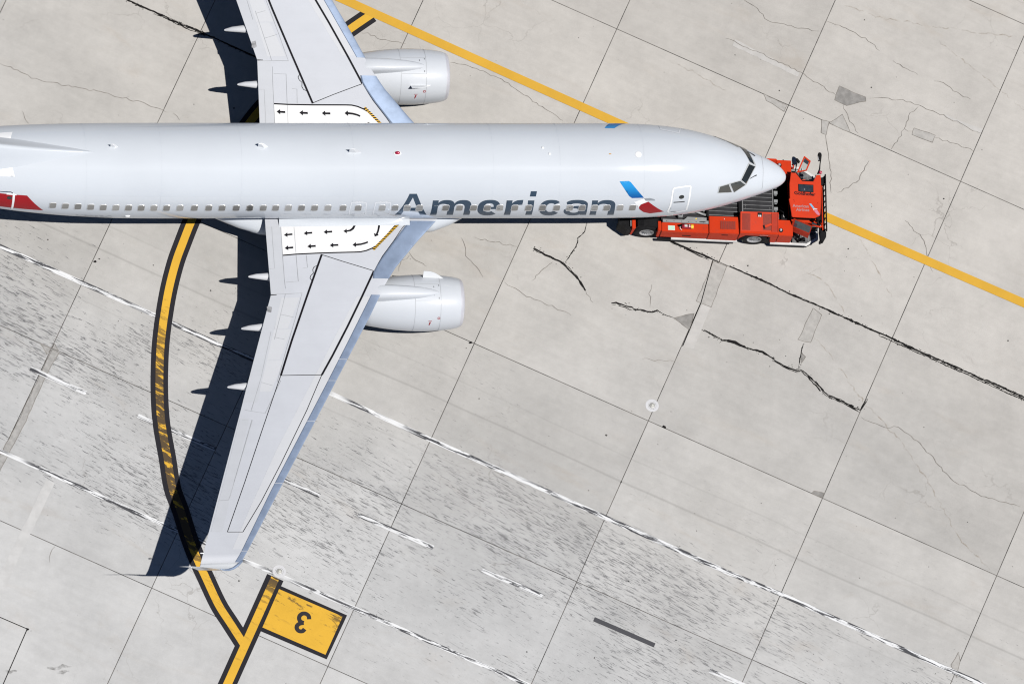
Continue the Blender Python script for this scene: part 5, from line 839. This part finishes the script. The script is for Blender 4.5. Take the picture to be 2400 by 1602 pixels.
    step_ = patch('step_frame', [[(x, s*y) for x, y in fr], [(x, s*y) for x, y in inn]], lambda x, y: (x, y, 0.27), M_WH, tug, 5.0, False); tprism('step_tray', [(x, s*y) for x, y in fr][::s], 0.14, 0.20, M_BK)
    for k in range(10):
        y = 1.08+0.052*k; xe = min(1.58, 1.60-(y-1.30)*1.5) if y > 1.30 else 1.58; tbox('grating_bar', (0.58, xe, *Y(y, y+0.026), 0.20, 0.262), M_ALU, step_)
    for x in (0.80, 1.05, 1.30): tbox('grating_cross', (x, x+0.02, *Y(1.06, 1.55 if x < 1.2 else 1.45), 0.20, 0.256), M_GREY, step_)
# placards
tbox('placard', (-4.58, -4.30, -1.60, -1.40, 1.128, 1.136), M_WH); tbox('placard_print', (-4.56, -4.32, -1.585, -1.415, 1.13, 1.1395), M_MINT); tprism('warning_triangle', [(-3.44, -1.02), (-3.36, -1.02), (-3.40, -0.955)], 0.985, 0.996, M_YL)
# nose wheel lift
ttube('lift_arm', [(-2.98, -0.45, 0.95), (-3.4, -0.40, 0.85), (-3.8, -0.38, 0.55)], 0.07, M_BK); ttube('lift_arm', [(-2.98, 0.45, 0.95), (-3.4, 0.40, 0.85), (-3.8, 0.38, 0.55)], 0.07, M_BK); tbox('lift_cradle', (-4.55, -3.65, -0.5, 0.5, 0.20, 0.30), M_BK); ttube('lift_cylinder', [(-3.0, -0.82, 0.98), (-3.45, -0.66, 0.95), (-3.95, -0.60, 0.8)], 0.05, M_GREY); ttube('lift_cylinder', [(-3.05, -0.65, 1.0), (-3.5, -0.45, 0.9)], 0.04, M_ALU); tbox('lift_post', (-2.98, -2.90, -0.90, 0.90, 0.7, 1.04), M_BK); tbox('clamp_block', (-4.15, -3.95, -0.98, -0.80, 0.85, 1.08), M_GREY, bevel=0.02); tbox('clamp_post', (-4.10, -4.0, -0.92, -0.72, 1.0, 1.2), M_BK)
for k in range(5): ttube('hydraulic_line', [(-3.1-0.12*k, -0.62, 0.9), (-3.2-0.12*k, -0.50, 1.0), (-3.35-0.12*k, -0.30, 0.95)], 0.014, M_GREY if k % 2 else M_ALU)
# cab
cab = tprism('cab_body', [(0.42, -0.94), (1.48, -0.94), (1.62, -0.80), (1.62, 0.80), (1.48, 0.94), (0.42, 0.94)], 0.55, 0.98, M_OR, bevel=0.02)
tprism('cab_interior', [(0.50, -0.84), (1.42, -0.84), (1.54, -0.7), (1.54, 0.7), (1.42, 0.84), (0.50, 0.84)], 0.97, 1.12, M_BK, cab); tside('windscreen', [(1.58, 1.0), (1.48, 1.52), (1.45, 1.52), (1.55, 1.0)], -0.80, 0.80, M_TGL, cab); tside('rear_wall', [(0.40, 0.95), (0.40, 1.53), (0.46, 1.53), (0.46, 0.95)], -0.88, 0.88, M_BK, cab)
for x, y in ((0.44, -0.9), (0.44, 0.9), (1.5, -0.88), (1.5, 0.88)): ttube('cab_pillar', [(x, y, 0.95), (x, y*0.98, 1.54)], 0.035, M_BK, cab)
tbox('seat', (0.62, 1.0, -0.55, -0.1, 1.1, 1.22), M_BK, cab, 0.04); tbox('seat', (0.62, 1.0, 0.1, 0.55, 1.1, 1.22), M_BK, cab, 0.04)
roof_pts = [(0.30, -0.22), (0.36, -0.58), (0.40, -0.95), (0.44, -0.985), (1.36, -0.985), (1.40, -0.95), (1.56, -0.87), (1.60, -0.45), (1.63, 0.5), (1.62, 0.91), (1.46, 0.90), (1.31, 0.60), (0.86, 0.60), (0.60, 0.945), (0.41, 0.945), (0.36, 0.60), (0.34, 0.45), (0.34, -0.17)]
roof = tprism('cab_roof', roof_pts, 1.545, 1.60, M_ORR, bevel=0.012); roof['label'] = 'orange cab roof with a hatch and lettering'
tprism('notch_trim', [(0.60, 0.95), (0.86, 0.605), (1.31, 0.605), (1.45, 0.90), (1.42, 0.91), (1.295, 0.632), (0.875, 0.632), (0.635, 0.955)][::-1], 1.56, 1.604, M_BK, roof)
tprism('hatch', [(0.69, 0.13), (1.31, 0.12), (1.31, 0.45), (0.69, 0.46)], 1.59, 1.612, M_BK, roof); tprism('hatch_glass', [(0.715, 0.155), (1.285, 0.145), (1.285, 0.425), (0.715, 0.435)], 1.60, 1.617, M_TGL, roof); tbox('hatch_handle', (0.93, 0.96, 0.20, 0.26, 1.612, 1.628), M_ALU, roof)
text_on('maker_lettering', 'Goldhofer', lambda a, b: (0.52+a, 0.005-0.04*a+b, 1.6035), M_INK, roof, 0.87, 0.145, bold=0.035); 
for dx in (0.0, 0.006): pass
text_on('operator_lettering', 'American', lambda a, b: (0.44+a, -0.555+b, 1.6035), M_MUTE, roof, 0.66, 0.13); text_on('operator_lettering', 'Airlines', lambda a, b: (0.58+a, -0.715+b, 1.6035), M_MUTE, roof, 0.54, 0.13)
def rdec(name, pts, mat, z=1.604): tprism(name, pts[::-1] if sum((pts[i][0]*pts[(i+1) % len(pts)][1]-pts[(i+1) % len(pts)][0]*pts[i][1]) for i in range(len(pts))) < 0 else pts, 1.599, z, mat, roof)
rdec('emblem_blue', [(1.12, -0.38), (1.20, -0.37), (1.34, -0.56), (1.26, -0.57)], paint('emblem blue', (0.16, 0.42, 0.60), 0.4)); rdec('emblem_white', [(1.26, -0.585), (1.36, -0.565), (1.45, -0.585), (1.44, -0.61), (1.33, -0.62), (1.30, -0.67)], M_WH, 1.606); rdec('emblem_pink', [(1.31, -0.68), (1.37, -0.63), (1.44, -0.63), (1.54, -0.80), (1.52, -0.87), (1.43, -0.83)], paint('emblem pink', (0.55, 0.19, 0.27), 0.4), 1.605)
for x, y in ((0.52, -0.30), (0.50, -0.24), (1.47, -0.33)): bm = bmesh.new(); add_lathe(bm, [(1.6, 0.022), (1.606, 0.018), (1.607, 0.0)], 'z', 10, c=(x, y, 0)); bm_obj('roof_bolt', bm, M_ORD, roof)
# doors: the far one swung open beside the notch, the near one ajar
do = [(0.645, 0.955), (0.965, 1.705), (1.235, 1.49), (1.065, 1.075)]; di = [(0.74, 1.03), (0.985, 1.62), (1.16, 1.46), (1.02, 1.10)]
dl = patch('cab_door', [do, di], lambda x, y: (x, y, 1.60), M_OR, tug, 5.0, False); dl['label'] = 'open orange cab door with a glass pane on the far side'
bm = bmesh.new(); bm.from_mesh(dl.data); g = bmesh.ops.extrude_face_region(bm, geom=bm.faces[:]); bmesh.ops.translate(bm, vec=(0, 0, -0.05), verts=[e for e in g['geom'] if isinstance(e, bmesh.types.BMVert)]); bmesh.ops.recalc_face_normals(bm, faces=bm.faces); bm.to_mesh(dl.data); bm.free()
tg = NT('clear door glass'); tg.set(col=(0.55, 0.60, 0.60), rough=0.03, trans=0.9, ior=1.1); M_CLEAR = tg.m
mesh_obj('door_glass', [(x, y, 1.572) for x, y in di], [(0, 1, 2, 3)], M_CLEAR, dl); tprism('door_shade', [(0.985, 1.60), (1.15, 1.45), (1.10, 1.33), (0.92, 1.46)][::-1], 1.574, 1.580, M_TGL, dl); ttube('door_stay', [(0.60, 1.05, 1.45), (0.68, 1.40, 1.5), (0.66, 1.56, 1.55)], 0.022, M_BK, dl); tprism('door_mirror', [(0.64, 1.60), (0.71, 1.58), (0.80, 1.46), (0.76, 1.38), (0.70, 1.42)][::-1], 1.52, 1.58, M_BK, dl); tbox('door_hinge', (0.45, 0.60, 0.97, 1.03, 1.50, 1.58), M_BK)
sd = mesh_obj('cab_door', [(0.50, -1.00, 1.50), (1.25, -1.30, 1.50), (1.20, -1.47, 1.12), (0.46, -1.17, 1.12), (1.18, -1.52, 0.82), (0.47, -1.22, 0.82)], [(0, 1, 2, 3), (3, 2, 4, 5)], M_ORD, tug); sd['label'] = 'near cab door standing ajar, dark glass'
sd.modifiers.new('t', 'SOLIDIFY').thickness = 0.04
mesh_obj('door_glass', [(0.555, -1.075, 1.505), (1.20, -1.335, 1.505), (1.165, -1.475, 1.185), (0.525, -1.215, 1.185)], [(0, 1, 2, 3)], M_TGL, sd); ttube('door_rail', [(0.47, -1.185, 1.125), (1.10, -1.445, 1.125)], 0.018, M_OR, sd)
# front guard, mirrors, beacon, fittings
tbox('front_guard', (1.80, 1.92, -1.36, 0.75, 0.50, 0.62), M_BK); tbox('guard_rail', (1.855, 1.905, -1.38, 1.10, 1.18, 1.26), M_BK, bevel=0.01); tbox('guard_rail', (1.81, 1.84, -1.30, 0.72, 1.0, 1.04), M_BK); tbox('orange_rail', (1.725, 1.765, -1.28, 0.80, 1.05, 1.10), M_OR)
for k in range(9): tbox('guard_bar', (1.82, 1.86, -1.30+0.245*k, -1.27+0.245*k, 0.60, 1.2), M_BK)
tprism('guard_wing', [(1.66, -1.05), (1.91, -1.30), (1.90, -1.52), (1.78, -1.74), (1.72, -1.78), (1.66, -1.70), (1.62, -1.30)][::-1], 0.80, 1.0, M_BK, bevel=0.02); tprism('guard_wing', [(1.68, 0.62), (1.86, 0.70), (1.90, 1.06), (1.86, 1.10), (1.80, 1.0), (1.68, 0.98)], 0.9, 1.15, M_BK, bevel=0.02)
ttube('orange_strut', [(1.30, -1.12, 1.15), (1.66, -1.18, 1.15), (1.73, -1.05, 1.12)], 0.035, M_OR); ttube('orange_strut', [(1.68, -1.0, 1.1), (1.74, -1.16, 1.1)], 0.04, M_OR); ttube('pillar_strut', [(1.42, -0.95, 1.5), (1.62, -1.15, 1.1), (1.66, -1.40, 0.95)], 0.04, M_BK); tprism('wiper_motor', [(1.38, -0.92), (1.55, -0.90), (1.60, -1.02), (1.45, -1.06)][::-1], 1.42, 1.58, M_BK, bevel=0.02); tprism('side_window', [(1.30, -1.0), (1.44, -1.02), (1.56, -1.16), (1.30, -1.20)][::-1], 1.12, 1.16, M_TGL)
ttube('mirror_arm', [(1.50, 0.93, 1.60), (1.56, 1.10, 1.72), (1.57, 1.30, 1.80), (1.60, 1.52, 1.86)], [0.035, 0.03, 0.022, 0.022], M_BK); mh = tprism('mirror_head', [(1.52, 1.36), (1.60, 1.45), (1.62, 1.62), (1.60, 1.72), (1.50, 1.74), (1.46, 1.66), (1.47, 1.50)], 1.84, 1.98, M_BK, bevel=0.02); tprism('mirror_glass', [(1.475, 1.40), (1.51, 1.37), (1.475, 1.53), (1.46, 1.58)], 1.86, 1.97, M_LAMP, mh)
bm = bmesh.new(); bmesh.ops.create_uvsphere(bm, u_segments=16, v_segments=10, radius=0.075); bmesh.ops.translate(bm, vec=(1.60, 0.985, 1.66), verts=bm.verts); bm_obj('beacon', bm, M_REDL, tug, True)
tprism('lower_mirror', [(1.60, -1.72), (1.72, -1.58), (1.79, -1.60), (1.80, -1.66), (1.68, -1.82), (1.60, -1.84)][::-1], 0.86, 0.94, M_BK, bevel=0.02)
for a_, b_ in (((0.62, -1.06, 0.35), (0.60, -1.55, 0.30)), ((0.92, -1.10, 0.6), (0.86, -1.58, 0.32)), ((0.62, -1.20, 0.45), (0.88, -1.52, 0.32))): ttube('step_strut', [a_, b_], 0.03, M_BK)
bm = bmesh.new(); add_lathe(bm, [(-0.06, 0.10), (0.06, 0.10), (0.07, 0.05)], 'y', 20, c=(1.05, -1.45, 0.40)); bm_obj('cable_reel', bm, M_BK, tug, True); ttube('yellow_strap', [(1.93, -0.30, 1.0), (1.95, -0.42, 0.95), (1.94, -0.52, 1.0)], 0.02, M_YL); ttube('port_marker', [(0.50, 1.30, 1.15), (0.58, 1.34, 1.15), (0.60, 1.44, 1.15), (0.54, 1.50, 1.15)], 0.03, M_OR)
# ---------------------------------------------------------------- fire extinguisher strapped on the near side body
c_, s_ = math.cos(math.radians(-2.8)), math.sin(math.radians(-2.8)); ox, oy = -3.80, -1.45
fe_ = empty('fire_extinguisher', (ox*c_-oy*s_, -0.26+ox*s_+oy*c_, 1.13), math.radians(-2.8), 'red fire extinguisher with white labels lying on the tug side body', 'fire extinguisher')
M_FRED = paint('extinguisher red', (0.30, 0.010, 0.024), 0.3, coat=0.3)
bm = bmesh.new(); add_lathe(bm, [(-0.24, 0.03), (-0.22, 0.07), (-0.17, 0.093), (0.21, 0.093), (0.24, 0.075), (0.25, 0.0)], 'x', 24, c=(0, 0, 0.094)); bm_obj('cylinder', bm, M_FRED, fe_, True)
def band(name, x0, x1, t0, t1, mat): patch(name, [[(x0, t0), (x1, t0), (x1, t1), (x0, t1)]], lambda x, t: (x, 0.0955*math.sin(t), 0.094+0.0955*math.cos(t)), mat, fe_, 0.08)
band('label_white', -0.13, -0.02, -0.5, 0.75, M_WH); band('label_print', -0.10, -0.05, -0.2, 0.45, M_GREY); band('label_dark', 0.0, 0.035, -0.9, 1.3, M_BK); band('label_white', 0.04, 0.10, 0.0, 0.6, M_WH); band('base_yellow', 0.14, 0.235, -1.3, 1.5, M_YL)
bm = bmesh.new(); add_tube(bm, [(-0.24, 0, 0.094), (-0.31, 0.02, 0.10), (-0.34, 0.06, 0.11)], 0.035, 8); bm_obj('valve', bm, M_BK, fe_, True); bm = bmesh.new(); add_tube(bm, [(-0.30, -0.01, 0.10), (-0.30, -0.09, 0.06), (-0.22, -0.135, 0.03)], 0.016, 8); bm_obj('nozzle', bm, M_WH, fe_, True); bm = bmesh.new(); add_tube(bm, [(-0.30, 0.05, 0.11), (-0.18, 0.12, 0.08), (0.02, 0.115, 0.05), (0.18, 0.10, 0.04)], 0.014, 8); bm_obj('hose', bm, M_BK, fe_, True)
